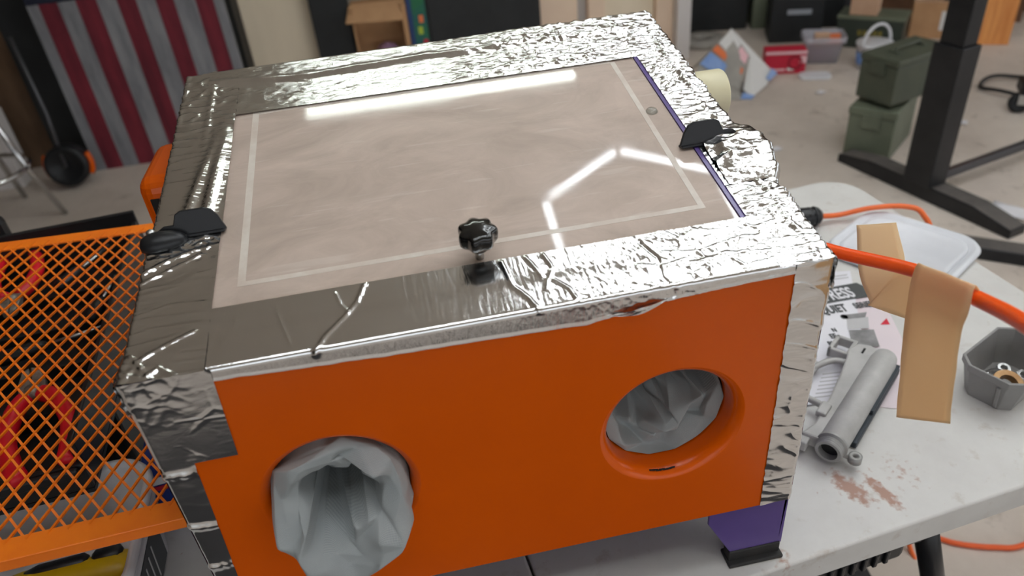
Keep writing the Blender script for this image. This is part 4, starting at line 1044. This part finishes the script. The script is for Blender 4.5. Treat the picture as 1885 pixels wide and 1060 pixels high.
# ------------------------------------------------------------------ black tool tray with pliers below the grate
bw, bd, bh = 0.36, 0.56, 0.075
TR_ = math.radians(5); FRx, FRy = -0.170, 0.185
tcx = FRx - (bw / 2 * math.cos(TR_) + bd / 2 * math.sin(TR_)); tcy = FRy - (bw / 2 * math.sin(TR_) - bd / 2 * math.cos(TR_))
tb = thing('tool_tray', 'black plastic tool tray full of tools under the orange mesh', 'tool tray', (tcx, tcy, 0.128), TR_)
carton0 = thing('black_case', 'black case on the table carrying the tool tray', 'case', (tcx, tcy + 0.06, 0.0), TR_)
MB().b2((-0.16, -0.17, 0), (0.16, 0.2, 0.127)).build('case_body', 'toolbox', carton0, bevel=0.006)
MB().b2((-bw / 2, -bd / 2, 0), (bw / 2, bd / 2, 0.006)).build('tray_floor', 'toolbox', tb)
for a, b in (((-bw / 2, -bd / 2, 0.006), (bw / 2, -bd / 2 + 0.008, 0.045)), ((-bw / 2, bd / 2 - 0.008, 0.006), (bw / 2, bd / 2, bh + 0.018)),
             ((-bw / 2, -bd / 2 + 0.008, 0.006), (-bw / 2 + 0.008, bd / 2 - 0.008, bh)), ((bw / 2 - 0.008, -bd / 2 + 0.008, 0.006), (bw / 2, bd / 2 - 0.008, bh))):
    MB().b2(a, b).build('tray_wall', 'toolbox', tb, bevel=0.002)
for k in range(4):
    MB().b2((-bw / 2 + 0.008, -bd / 2 + 0.13 + k * 0.10, 0.006), (bw / 2 - 0.008, -bd / 2 + 0.136 + k * 0.10, 0.030)).build('divider', 'toolbox', tb)
MB().b2((-bw / 2 + 0.01, -bd / 2 - 0.008, 0.030), (bw / 2 - 0.004, -bd / 2 - 0.0005, 0.045)).build('front_rail', 'toolbox', tb, bevel=0.003)
MB().b2((-0.16, bd / 2 + 0.001, 0.06), (-0.02, bd / 2 + 0.03, 0.120)).build('rear_handle', 'toolbox', tb, bevel=0.012)
def pliers(loc, rz, label, s=1.0):
    p = thing('pliers', label, 'pliers', loc, rz, 'red handled pliers in the tool tray'); p.scale = (s, s, s)
    for sg in (-1, 1):
        MB().tube(bez([(sg * 0.008, 0.010, 0), (sg * 0.022, -0.012, 0.0), (sg * 0.032, -0.060, 0.0), (sg * 0.028, -0.110, 0.0), (sg * 0.022, -0.135, 0)], 8), [0.006] + [0.0105] * 30 + [0.0095, 0.008], 10).build('grip', 'red_grip', p, smooth=True)
        MB().prism([(sg * 0.001, 0.066), (sg * 0.009, 0.060), (sg * 0.015, 0.034), (sg * 0.015, 0.012), (sg * 0.004, 0.006), (sg * 0.001, 0.030)], -0.005, 0.005).build('jaw', 'pale_metal', p, bevel=0.0015)
    MB().lathe([(0.0001, 0.008), (0.008, 0.007), (0.010, 0.0), (0.010, -0.006), (0.0001, -0.006)], 16, Matrix.Translation((0, 0.018, 0))).build('pivot', 'pale_metal', p, smooth=True)
    return p
pliers((-0.262, 0.318, 0.176), 0.37, 'red handled pliers in the tool tray, nearest under the mesh', 1.08)
pliers((-0.385, 0.600, 0.176), PI + 0.26, 'red handled pliers at the far left of the tool tray', 1.0)
for k, (x, y, rz, ln, m) in enumerate(((-0.29, 0.45, 0.3, 0.13, 'toolbox'), (-0.42, 0.47, -0.5, 0.12, 'pale_metal'), (-0.24, 0.55, 1.5, 0.11, 'toolbox'), (-0.30, 0.66, 1.2, 0.12, 'toolbox'), (-0.36, 0.36, 1.9, 0.12, 'toolbox'))):
    t = thing('screwdriver', ['black handled screwdriver just behind the nearest pliers', 'pale metal screwdriver in the middle of the tool tray', 'black handled screwdriver beside the right wall of the tool tray',
                              'black handled screwdriver near the far wall of the tool tray', 'black handled screwdriver left of the nearest pliers'][k], 'screwdriver', (x, y, 0.170), rz, 'screwdrivers in the tool tray')
    MB().tube([(-ln * 0.5, 0, 0), (-ln * 0.45, 0, 0), (-ln * 0.1, 0, 0), (0, 0, 0)], [0.007, 0.011, 0.011, 0.006], 8).build('handle', m, t, smooth=True)
    MB().tube([(0, 0, 0), (ln * 0.6, 0, 0)], 0.003, 8).build('shaft', 'steel', t, smooth=True)

# ------------------------------------------------------------------ white bucket with yellow tool, blue pack
bk = thing('square_tub', 'white square plastic tub with rounded rim below the front of the mesh grate', 'tub', (-0.222, 0.128, 0.0), math.radians(3))
def bring(w, r, z): return [Vector((x, y, z)) for x, y in rrect(w, w, r, 8)]
MB().rings([bring(0.186, 0.04, 0.0), bring(0.206, 0.044, 0.107), bring(0.220, 0.048, 0.108), bring(0.224, 0.050, 0.114), bring(0.218, 0.047, 0.121), bring(0.207, 0.043, 0.121), bring(0.201, 0.041, 0.112), bring(0.184, 0.036, 0.018)]).build('tub_shell', 'bucket_white', bk, smooth=True)
MB().rings([bring(0.2045, 0.045, 0.086), bring(0.2125, 0.047, 0.088), bring(0.2125, 0.047, 0.094), bring(0.2055, 0.045, 0.096)], cap=False).build('collar_rib', 'bucket_white', bk, smooth=True)
lbo = MB().add([(0.0945, -0.055, 0.008), (0.0945, 0.045, 0.008), (0.1010, 0.045, 0.078), (0.1010, -0.055, 0.078), (0.0960, -0.055, 0.008), (0.0960, 0.045, 0.008), (0.1025, 0.045, 0.078), (0.1025, -0.055, 0.078)],
                  [(0, 1, 2, 3), (4, 7, 6, 5), (0, 4, 5, 1), (1, 5, 6, 2), (2, 6, 7, 3), (3, 7, 4, 0)]).build('label_sheet', 'ink', bk)
for k in range(4):
    y_ = -0.045 + 0.016 * k
    MB().add([(0.0972, y_, 0.018), (0.0972, y_ + 0.0025, 0.018), (0.1026, y_ + 0.0025, 0.070), (0.1026, y_, 0.070)], [(0, 1, 2, 3)]).build('print_line', 'ink_light', lbo, solid=0.0006)
yt = thing('utility_tool', 'yellow plastic tool with a black grip lying in the white tub', 'tool', (-0.222, 0.136, 0.0415), math.radians(5))
ysec = lambda x, w, h, dz=0: [Vector((x, w * math.cos(2 * PI * k / 14), dz + h * math.sin(2 * PI * k / 14))) for k in range(14)]
MB().rings([ysec(-0.078, 0.004, 0.006), ysec(-0.076, 0.016, 0.015), ysec(-0.064, 0.026, 0.020), ysec(-0.048, 0.028, 0.022), ysec(-0.020, 0.023, 0.021), ysec(0.03, 0.022, 0.020), ysec(0.058, 0.024, 0.019), ysec(0.074, 0.018, 0.014), ysec(0.078, 0.006, 0.005)]).build('tool_body', 'yellow', yt, smooth=True)
ysh = lambda x, w, h, dz=0, dy=0.012: [p + Vector((0, dy, 0)) for p in ysec(x, w, h, dz)]
MB().rings([ysh(-0.044, 0.003, 0.003, 0.017), ysh(-0.030, 0.009, 0.006, 0.0165), ysh(0.020, 0.010, 0.006, 0.0155), ysh(0.026, 0.005, 0.003, 0.0155)]).build('grip_inset', 'plastic_black', yt, smooth=True)
MB().rings([ysh(0.030, 0.006, 0.003, 0.0155), ysh(0.034, 0.010, 0.006, 0.0155), ysh(0.060, 0.010, 0.006, 0.0150), ysh(0.064, 0.004, 0.003, 0.0140)]).build('grip_inset', 'plastic_black', yt, smooth=True)
MB().lathe([(0.003, 0.0), (0.0062, 0.0), (0.0062, 0.0025), (0.003, 0.0025), (0.003, 0)], 16, Matrix.Translation((-0.060, 0, 0.0195))).build('hang_hole', 'bore', yt, smooth=True)
bp2 = thing('blue_pack', 'blue printed pack between the white bucket and the cabinet', 'package', (-0.108, 0.300, 0.0), math.radians(6))
MB().b2((-0.045, -0.050, 0), (0.045, 0.050, 0.095)).build('pack_body', 'blue_card', bp2, bevel=0.004)
MB().b2((-0.0455, -0.0512, 0.060), (0.0455, -0.0502, 0.072)).build('white_stripe', 'white_card', bp2)
MB().b2((-0.0455, -0.0512, 0.050), (0.0455, -0.0502, 0.057)).build('red_stripe', 'red_card', bp2)

# ------------------------------------------------------------------ standing-desk frame on the right
dk = thing('desk_frame', 'black standing-desk leg on a long flat foot beside the green ammunition cans', 'desk', (2.235, 1.865, FZ), math.radians(-75))
foot_side = [(-0.40, 0.0), (-0.40, 0.035), (-0.24, 0.062), (0.24, 0.062), (0.40, 0.035), (0.40, 0.0)]
Tf = Matrix(((1, 0, 0, 0), (0, 0, 1, 0), (0, 1, 0, 0), (0, 0, 0, 1)))
f_o = MB().prism(foot_side, -0.042, 0.042, Tf).build('foot', 'desk_black', dk, bevel=0.003)
MB().prism([(-0.395, 0.0355), (-0.24, 0.0625), (0.24, 0.0625), (0.395, 0.0355), (0.395, 0.0362), (0.24, 0.0635), (-0.24, 0.0635), (-0.395, 0.0362)], -0.039, 0.039, Tf).build('dust_film', 'desk_dusty', f_o)
cl = MB().b2((-0.055, -0.06, 0.063), (0.065, 0.035, 0.60)).build('outer_column', 'desk_black', dk, bevel=0.004)
MB().b2((-0.043, -0.048, 0.60), (0.053, 0.023, 1.35)).build('inner_column', 'desk_black', dk, bevel=0.004)
MB().b2((0.02, 0.041, 0.068), (0.05, 0.72, 0.10)).build('crossbar', 'desk_steel', dk, bevel=0.003)
MB().b2((-0.2, -0.09, 1.35), (0.2, 0.09, 1.39)).build('top_bracket', 'desk_black', dk, bevel=0.003)
d2 = thing('floor_bar', 'black metal bar on the floor just beyond the table edge', 'bar', (2.30, 1.30, FZ), math.radians(-38))
MB().prism([(-0.32, 0), (-0.30, 0.045), (0.38, 0.045), (0.40, 0)], -0.04, 0.04, Tf).build('bar', 'desk_black', d2, bevel=0.003)
MB().b2((-0.295, -0.036, 0.0455), (0.375, 0.036, 0.0462)).build('dust_film', 'desk_dusty', d2)

# ------------------------------------------------------------------ ammunition cans
def ammo(name, label, loc, rz, l, w, h, m, mlid, fat=False, tilt=None):
    t = thing(name, label, 'ammo can', loc, rz, rot=tilt)
    MB().b2((-l / 2, -w / 2, 0), (l / 2, w / 2, h * 0.84)).build('can_body', m, t, bevel=0.006)
    ld = MB().b2((-l / 2 - 0.004, -w / 2 - 0.004, h * 0.84), (l / 2 + 0.004, w / 2 + 0.004, h)).build('can_lid', mlid, t, bevel=0.006)
    MB().tube([(-l * 0.25, 0, h), (-l * 0.22, 0, h + 0.016), (l * 0.22, 0, h + 0.016), (l * 0.25, 0, h)], 0.005, 8).build('handle', m, ld, smooth=True)
    for sx in (-1, 1): MB().box((sx * l * 0.25, 0, h + 0.003), (0.02, 0.05, 0.006)).build('handle_clip', m, ld, bevel=0.002)
    for sx in (-1, 1): MB().box((sx * (l / 2 + 0.006), 0, h * 0.76), (0.008, w * 0.4, h * 0.28)).build('latch', m, t, bevel=0.002)
    return t
ammo('ammo_can', 'larger olive ammunition can standing on the floor, under another can', (2.335, 2.335, FZ), math.radians(41), 0.33, 0.19, 0.222, 'olive_light', 'olive_light')
ammo('ammo_can', 'dark olive metal ammunition can stacked on top of the larger can', (2.375, 2.315, FZ + 0.243), math.radians(18), 0.32, 0.18, 0.19, 'olive', 'olive')

# ------------------------------------------------------------------ background clutter on the right
def carton(name, label, cat, loc, rz, d, m, bev=0.003, group=None):
    t = thing(name, label, cat, loc, rz, group)
    MB().b2((-d[0] / 2, -d[1] / 2, 0), (d[0] / 2, d[1] / 2, d[2])).build('box_body', m, t, bevel=bev)
    return t
# open white, orange and blue carton
ob = thing('open_carton', 'open tattered carton printed white, orange and blue, lying on the floor', 'carton', (2.05, 3.2, FZ), 0)
def panel(pts, m, name='panel', par=None, th=0.004):
    n = (Vector(pts[1]) - Vector(pts[0])).cross(Vector(pts[2]) - Vector(pts[0])).normalized() * th
    k = len(pts); vs = [Vector(p) for p in pts] + [Vector(p) + n for p in pts]
    return MB().add(vs, [tuple(range(k)), tuple(range(2 * k - 1, k - 1, -1))] + [(i, (i + 1) % k, k + (i + 1) % k, k + i) for i in range(k)]).build(name, m, par or ob)
oc = Vector(ob.location)
cA, cL, cB, cR = [Vector(p) - oc for p in ((2.03, 3.26, -0.42), (1.85, 3.24, -0.58), (2.045, 3.13, -0.715), (2.14, 3.24, -0.58))]
def bil(u, v): return (cA.lerp(cR, u)).lerp(cL.lerp(cB, u), v)
def qd(u0, u1, v0, v1, h): n_ = (cL - cA).cross(cR - cA).normalized(); return [bil(u, v) + n_ * h for u, v in ((u0, v0), (u0, v1), (u1, v1), (u1, v0))]
pw = panel([cA, cL, cB, cR], 'grey_card')
nrm = (cL - cA).cross(cB - cA).normalized(); po_ = 0.011 if nrm.dot(CAM - oc - cA) > 0 else -0.008
for (u0, u1, v0, v1, m) in ((0.0, 0.9, 0.44, 0.60, 'orange_card'), (0.0, 0.5, 0.64, 0.98, 'sky_card'), (0.0, 0.5, 0.02, 0.40, 'white_card'), (0.55, 0.9, 0.05, 0.3, 'pink_card')):
    panel(qd(u0, u1, v0, v1, po_), m, 'print_patch', pw, 0.0015)
def P_(x, y, z): return Vector((x, y, z)) - oc
panel([cL, cB, P_(2.022, 3.055, -0.735), P_(1.80, 3.12, -0.735)], 'grey_card')
panel([cA, cR, P_(2.235, 3.20, -0.728), P_(2.31, 3.265, -0.705)], 'white_card')
pr_ = panel([P_(2.255, 3.215, -0.722), P_(2.315, 3.25, -0.70), P_(2.285, 3.26, -0.67), P_(2.23, 3.21, -0.70)], 'sky_card', 'flap')
panel([cR + Vector((0, -0.004, 0)), P_(2.235, 3.19, -0.728), P_(2.085, 3.06, -0.734), P_(2.06, 3.115, -0.705)], 'white_card', 'flap')
panel([P_(2.10, 3.065, -0.728), P_(2.075, 3.045, -0.736), P_(2.02, 3.06, -0.732), P_(2.045, 3.09, -0.712)], 'sky_card', 'flap')
panel([cA, cL, P_(1.90, 3.48, -0.70), P_(2.10, 3.50, -0.55)], 'grey_card')
panel([P_(1.81, 3.13, -0.737), P_(2.02, 3.07, -0.737), P_(2.22, 3.22, -0.737), P_(1.92, 3.46, -0.737)], 'grey_card', 'bottom', None, 0.003)
# red carton
rb = carton('red_carton', 'small red carton with white print on the floor beside the open carton', 'carton', (2.415, 3.375, FZ), math.radians(-18), (0.22, 0.10, 0.13), 'red_card')
for k, (x0, x1, z0, z1, m) in enumerate(((-0.11, 0.11, 0.112, 0.128, 'pink_card'), (-0.06, 0.0, 0.02, 0.032, 'pink_card'), (0.01, 0.05, 0.02, 0.036, 'white_card'), (0.075, 0.11, 0.06, 0.10, 'pink_card'))):
    MB().b2((x0, -0.0565, z0), (x1, -0.0555, z1)).build('print_patch', m, rb)
MB().lathe([(0.028, 0), (0.040, 0), (0.040, 0.0012), (0.028, 0.0012), (0.028, 0)], 24, Matrix.Translation((0.05, -0.0555, 0.065)) @ Matrix.Rotation(PI / 2, 4, 'X')).build('print_ring', 'darkred_card', rb)
# clear tub with contents
ct = thing('clear_tub', 'clear plastic tub with a tan block inside, behind the red carton', 'tub', (2.69, 3.46, FZ), math.radians(-22))
def sring(w, d, r, z): return [Vector((x, y, z)) for x, y in rrect(w, d, r, 4)]
MB().rings([sring(0.17, 0.14, 0.02, 0.0), sring(0.20, 0.165, 0.025, 0.115), sring(0.23, 0.19, 0.028, 0.116), sring(0.23, 0.19, 0.028, 0.150), sring(0.218, 0.178, 0.026, 0.150), sring(0.195, 0.16, 0.024, 0.112), sring(0.165, 0.135, 0.02, 0.004)]).build('tub_shell', 'clear_box', ct, smooth=True)
MB().b2((-0.06, -0.05, 0.006), (0.06, 0.05, 0.07)).build('grey_filling', 'lilac', ct, bevel=0.01)
tag(MB().b2((-0.04, -0.02, 0), (0.04, 0.02, 0.08)).build('tan_block', 'cardboard_pale', loc=(2.665, 3.44, FZ + 0.085), rot=(0.2, 0, -0.4), bevel=0.003), 'tan block sticking up out of the clear tub', 'block')
tag(MB().b2((-0.045, -0.02, 0), (0.045, 0.02, 0.06)).build('striped_pack', 'orange_card', loc=(2.735, 3.448, FZ + 0.085), rot=(-0.2, 0, -0.3), bevel=0.003), 'small orange pack in the right of the clear tub', 'package')
tag(MB().prism(rrect(0.17, 0.10, 0.04, 5), 0, 0.018).build('foam_tray', 'white_plastic', loc=(2.52, 3.215, FZ), rot=(0, 0, -0.35), bevel=0.006), 'white foam tray on the floor in front of the clear tub', 'tray')
# white pail with bail handle
pa = thing('white_pail', 'small white pail with an upright handle behind the upper ammunition can', 'pail', (2.86, 3.23, FZ), 0.2)
MB().lathe([(0.001, 0), (0.075, 0), (0.088, 0.125), (0.094, 0.126), (0.095, 0.142), (0.090, 0.144), (0.001, 0.138)], 32).build('pail_body', 'white_plastic', pa, smooth=True)
MB().tube([(0.094 * math.cos(a), -0.01, 0.135 + 0.105 * math.sin(a)) for a in [PI * k / 20 for k in range(21)]], 0.008, 8).build('handle', 'white_plastic', pa, smooth=True)
MB().lathe([(0.0805, 0.03), (0.0865, 0.095), (0.087, 0.095), (0.081, 0.03)], 32).build('wrap_label', 'sky_card', pa, smooth=True)
# green crate with stencil
gc = carton('green_crate', 'dark green metal crate with faded yellow stencil behind the white pail', 'crate', (3.08, 3.60, FZ), math.radians(-42), (0.36, 0.20, 0.165), 'olive_dark')
MB().b2((-0.185, -0.105, 0.165), (0.185, 0.105, 0.182)).build('crate_lid', 'olive_light', gc, bevel=0.003)
for k in range(5): MB().b2((-0.06 + 0.028 * k, -0.1015, 0.075), (-0.040 + 0.028 * k, -0.1003, 0.105)).build('stencil_mark', 'stencil', gc)
carton('cream_carton', 'cream carton standing on the dark green crate', 'carton', (3.03, 3.62, FZ + 0.183), math.radians(-42), (0.15, 0.12, 0.17), 'cardboard_pale')
# large brown box (open) with things on it
bb = thing('brown_box', 'big dark brown open cardboard box behind the white pail', 'box', (3.72, 4.38, FZ), math.radians(-42))
for a, b in (((-0.32, -0.22, 0), (0.32, -0.21, 0.26)), ((-0.32, 0.21, 0), (0.32, 0.22, 0.30)), ((-0.32, -0.21, 0), (-0.31, 0.21, 0.28)), ((0.31, -0.21, 0), (0.32, 0.21, 0.28)), ((-0.31, -0.21, 0), (0.31, 0.21, 0.01))):
    MB().b2(a, b).build('box_wall', 'cardboard_dark', bb)
tag(MB().tube([(0, 0, 0), (0.22, 0, 0.02)], [0.022, 0.03], 12).build('white_bottle', 'white_plastic', loc=(3.62, 4.24, FZ + 0.33), rot=(0, 0.2, -0.6), smooth=True), 'white bottle lying across the big brown box', 'bottle')
# tan carton with label
tcn = carton('shipping_carton', 'tan shipping carton with a white label left of the desk leg', 'carton', (3.50, 3.62, FZ + 0.0), math.radians(-32), (0.27, 0.22, 0.21), 'cardboard')
MB().b2((0.02, -0.1115, 0.05), (0.07, -0.1105, 0.16)).build('paper_label', 'white_card', tcn)
MB().b2((-0.135, -0.11, 0.2105), (0.135, 0.11, 0.2135)).build('top_flap', 'cardboard_pale', tcn)
br = thing('black_bracket', 'black plug hanging over the top of the tan shipping carton', 'plug', (3.50, 3.55, FZ + 0.214), math.radians(-32))
MB().b2((-0.02, -0.03, 0.0), (0.03, 0.03, 0.03)).build('plug_body', 'plastic_black', br, bevel=0.004)
for s_ in (-0.008, 0.014): MB().b2((s_, -0.045, 0.012), (s_ + 0.006, -0.03, 0.018)).build('prong', 'plastic_black', br)
MB().tube([(0.0, 0.03, 0.015), (0.0, 0.08, 0.04), (0.01, 0.14, 0.10)], 0.008, 8).build('cable', 'cable', br, smooth=True)
tag(MB().prism([(-0.11, -0.06), (0.10, -0.08), (0.13, 0.05), (-0.05, 0.09)], 0, 0.05).build('torn_cardboard', 'cardboard_pale', loc=(3.16, 3.28, FZ), rot=(0, 0, 0.3)), 'torn piece of pale cardboard between the pail and the tan carton', 'cardboard')
tag(MB().b2((-0.05, -0.03, 0), (0.05, 0.03, 0.10)).build('lime_carton', 'lime', loc=(3.98, 3.76, FZ + 0.13), rot=(0, 0, -0.5)), 'small lime green carton high up behind the desk leg', 'carton')
tag(MB().b2((-0.16, -0.12, 0), (0.16, 0.12, 0.129)).build('brown_carton', 'cardboard_dark', loc=(3.98, 3.76, FZ), rot=(0, 0, -0.5), bevel=0.003), 'brown carton under the lime green carton', 'carton')
# wooden post and things at the far right
tag(MB().b2((-0.085, -0.03, 0), (0.085, 0.03, 1.9)).build('wooden_post', 'wood', loc=(3.66, 3.32, FZ), rot=(0, 0, -0.5), bevel=0.003), 'orange pine board standing upright behind the desk leg', 'post')
carton('brown_chest', 'dark brown chest at the far right edge of the floor', 'chest', (4.30, 3.95, FZ), math.radians(-50), (0.6, 0.35, 0.35), 'brown_board')
tag(MB().tube([(0.24 * math.cos(a), 0.15 * math.sin(a), 0.012 + 0.018 * math.sin(2 * a) ** 2) for a in [2 * PI * k / 40 for k in range(41)]], 0.010, 8).build('cable_loop', 'cable', loc=(3.36, 2.62, FZ + 0.002), rot=(0, 0, -0.5), smooth=True), 'black cable coiled in a loop on the floor at the far right', 'cable')
cs = thing('caster_stand', 'black stand with a clear caster wheel at the right edge', 'stand', (3.10, 2.42, FZ), -0.5)
MB().b2((-0.02, -0.06, 0.10), (0.40, 0.06, 0.16)).build('base_arm', 'desk_black', cs, bevel=0.01)
MB().lathe([(0.012, -0.014), (0.045, -0.014), (0.048, -0.008), (0.048, 0.008), (0.045, 0.014), (0.012, 0.014), (0.012, -0.014)], 24, Matrix.Translation((0.0, 0, 0.048)) @ Matrix.Rotation(PI / 2, 4, 'X')).build('wheel', 'black_case', cs, smooth=True)
MB().b2((-0.014, -0.024, 0.045), (0.03, -0.018, 0.11)).b2((-0.014, 0.018, 0.045), (0.03, 0.024, 0.11)).build('fork', 'steel', cs)
# black cases at the back
carton('black_speaker', 'big black case right of the white trim post', 'case', (2.42, 4.42, FZ), math.radians(-15), (0.42, 0.34, 0.62), 'black_case')
carton('olive_canister', 'tall olive canister between the two black cases', 'canister', (2.69, 4.26, FZ), math.radians(-15), (0.12, 0.2, 0.42), 'olive_light')
ca = carton('black_toolcase', 'black tool case with a grey lid behind the red carton', 'case', (2.75, 3.92, FZ), math.radians(-20), (0.30, 0.24, 0.26), 'black_case')
MB().b2((-0.11, -0.10, 0.261), (0.13, 0.10, 0.285)).build('case_lid', 'grey_case', ca, bevel=0.006)
MB().b2((-0.06, -0.128, 0.17), (0.08, -0.1205, 0.20)).build('case_latch', 'grey_case', ca, bevel=0.003)
carton('black_bin', 'black bin behind the clear tub', 'bin', (3.05, 4.15, FZ), math.radians(-20), (0.24, 0.3, 0.45), 'black_case')
carton('grey_panel', 'slate grey panel standing right of the black bin', 'panel', (3.25, 4.15, FZ), math.radians(-20), (0.10, 0.3, 0.45), 'desk_steel')
tag(MB().lathe([(0.04, 0), (0.12, 0.0), (0.13, 0.02), (0.12, 0.05), (0.04, 0.05), (0.04, 0)], 28).build('hose_coil', 'grey_card', loc=(2.20, 4.02, FZ), smooth=True), 'round grey coil on the floor at the foot of the white trim post', 'coil')
# scraps of paper
for (x, y, w, d, rz, lbl) in ((2.43, 2.99, 0.05, 0.04, 0.4, 'small white paper scrap on the floor left of the stacked cans'), (2.81, 2.40, 0.05, 0.035, 0.9, 'small white scrap on the floor right of the desk leg'),
                              (1.90, 2.44, 0.06, 0.04, 0.1, 'pale scrap on the floor behind the table corner'), (2.46, 1.60, 0.22, 0.09, -1.0, 'white sheet of paper on the floor beside the desk foot')):
    tag(MB().grid([[Vector((-w / 2 + w * i / 6, -d / 2 + d * j / 4, 0.002 + 0.004 * (1 + fnoise(i * .7, j * .8, x)))) for j in range(5)] for i in range(7)]).build('paper_scrap', 'paper', loc=(x, y, FZ), rot=(0, 0, rz), solid=0.0008, smooth=True), lbl, 'paper')

# ------------------------------------------------------------------ left background
fg = thing('striped_flag_panel', 'wooden flag panel with red and grey stripes leaning at the back left', 'flag panel', (-1.335, 3.44, FZ), 0)
bounds = [0, 0.052, 0.135, 0.215, 0.305, 0.392, 0.475, 0.560, 0.640, 0.735, 0.815, 0.86]
for k in range(11):
    MB().b2((bounds[k], -0.012, 0.0), (bounds[k + 1] - 0.001, 0.012, 0.825)).build('stripe_board', 'flag_grey' if k % 2 == 0 else 'flag_red', fg)
MB().b2((0.0, -0.014, 0.826), (0.45, 0.012, 1.6)).build('canton', 'flag_blue', fg)
for k in range(5, 11): MB().b2((bounds[k] if k > 5 else 0.451, -0.012, 0.826), (bounds[k + 1] - 0.001, 0.012, 1.6)).build('stripe_board', 'flag_grey' if k % 2 == 0 else 'flag_red', fg)
carton('black_locker', 'black locker standing behind the striped flag panel', 'locker', (-1.03, 3.72, FZ), 0, (0.99, 0.42, 1.7), 'black_case')
st = MB().b2((-1.75, 3.60, FZ), (-1.545, 3.66, 1.2)).build('brown_board', 'brown_board'); tag(st, 'tall brown board left of the flag panel', 'board')
tag(MB().b2((-1.88, 3.50, FZ), (-1.77, 3.56, 1.1)).build('tan_plank', 'tan_board'), 'tan plank standing at the far left behind the stool', 'plank')
tag(MB().b2((-2.35, 3.35, FZ), (-1.66, 3.48, -0.36)).build('storage_box', 'white_trim', bevel=0.004), 'low white storage box on the floor behind the chrome stool', 'box')
dr = thing('black_drum', 'round black drum with orange side guards at the foot of the flag panel', 'drum', (-1.385, 3.27, FZ + 0.115), 0)
Ry = Matrix.Rotation(PI / 2 - 0.15, 4, 'X')
MB().lathe([(0.001, -0.05), (0.08, -0.05), (0.10, -0.03), (0.10, 0.04), (0.085, 0.05), (0.07, 0.035), (0.001, 0.03)], 32, Ry).build('drum_body', 'plastic_black', dr, smooth=True)
for a0 in (2.6, -0.55):
    MB().tube([Ry @ Vector((0.106 * math.cos(a), 0.106 * math.sin(a), 0.0)) for a in [a0 + 1.0 * k / 10 for k in range(11)]], 0.014, 8).build('guard', 'orange', dr, smooth=True)
MB().tube([(0.0, -0.04, 0.0), (-0.02, 0.05, 0.25), (-0.05, 0.10, 0.6)], 0.010, 8).build('pole', 'desk_steel', dr, smooth=True)
so = thing('chrome_stool', 'chrome tube stool leg and foot ring at the left edge', 'stool', (-1.62, 2.95, FZ), 0)
for (x, y) in ((0.27, 0.0), (0.0, 0.27), (-0.27, 0.0), (0.0, -0.27)):
    MB().tube([(x, y, 0), (x * 0.72, y * 0.72, 0.26), (x * 0.5, y * 0.5, 0.62)], 0.012, 10).build('leg', 'chrome', so, smooth=True)
MB().tube([(0.20 * math.cos(a), 0.20 * math.sin(a), 0.25) for a in [2 * PI * k / 32 for k in range(33)]], 0.011, 8).build('foot_ring', 'chrome', so, smooth=True)
MB().lathe([(0.001, 0.62), (0.17, 0.62), (0.18, 0.66), (0.001, 0.67)], 28).build('seat', 'black_case', so, smooth=True)
# cabinets and box at the back wall
carton('black_cabinet', 'narrow black cabinet right of the cream panel at the back', 'cabinet', (-0.02, 3.86, FZ), 0, (0.20, 0.2, 1.5), 'black_case')
wc = carton('black_cabinet', 'wide black cabinet left of the door frame at the back', 'cabinet', (0.80, 3.84, FZ), 0, (0.63, 0.22, 1.5), 'black_case')
wd = MB().b2((-0.30, -0.118, 0.05), (0.30, -0.1105, 1.45)).build('door', 'black_case', wc, bevel=0.003)
nb = thing('flap_box', 'tall cardboard box with an open brown flap between the black cabinets', 'box', (0.235, 3.80, FZ), 0)
for a, b in (((-0.145, -0.1, 0), (-0.135, 0.1, 0.56)), ((0.12, -0.1, 0), (0.145, 0.1, 0.56)), ((-0.135, 0.09, 0), (0.12, 0.1, 0.56)), ((-0.135, -0.1, 0), (0.12, -0.09, 0.24))):
    MB().b2(a, b).build('box_wall', 'cardboard', nb)
MB().add([(-0.18, -0.12, 0.495), (0.12, -0.12, 0.478), (0.145, -0.05, 0.57), (-0.15, -0.05, 0.57)], [(0, 1, 2, 3)]).build('flap', 'cardboard', nb, solid=0.006)
tag(MB().lathe([(0.001, 0), (0.07, 0.01), (0.085, 0.06), (0.05, 0.13), (0.001, 0.15)], 14).build('plastic_bag', 'lilac', loc=(0.25, 3.79, FZ + 0.20), smooth=True), 'crumpled lilac bag inside the tall cardboard box', 'bag')
cb = carton('bright_book', 'blue and green printed book spine right of the tall cardboard box', 'book', (0.435, 3.80, FZ), 0, (0.10, 0.14, 0.9), 'teal')
MB().b2((-0.05, -0.0715, 0.0), (-0.025, -0.0705, 0.9)).build('spine_stripe', 'navy', cb)
for k, (x, z, m) in enumerate(((0.01, 0.40, 'lime'), (0.03, 0.33, 'red_card'), (0.0, 0.30, 'sky_card'), (0.02, 0.46, 'orange_card'))):
    MB().b2((x - 0.012, -0.0715, z - 0.02), (x + 0.012, -0.0705, z + 0.02)).build('cover_spot', m, cb)
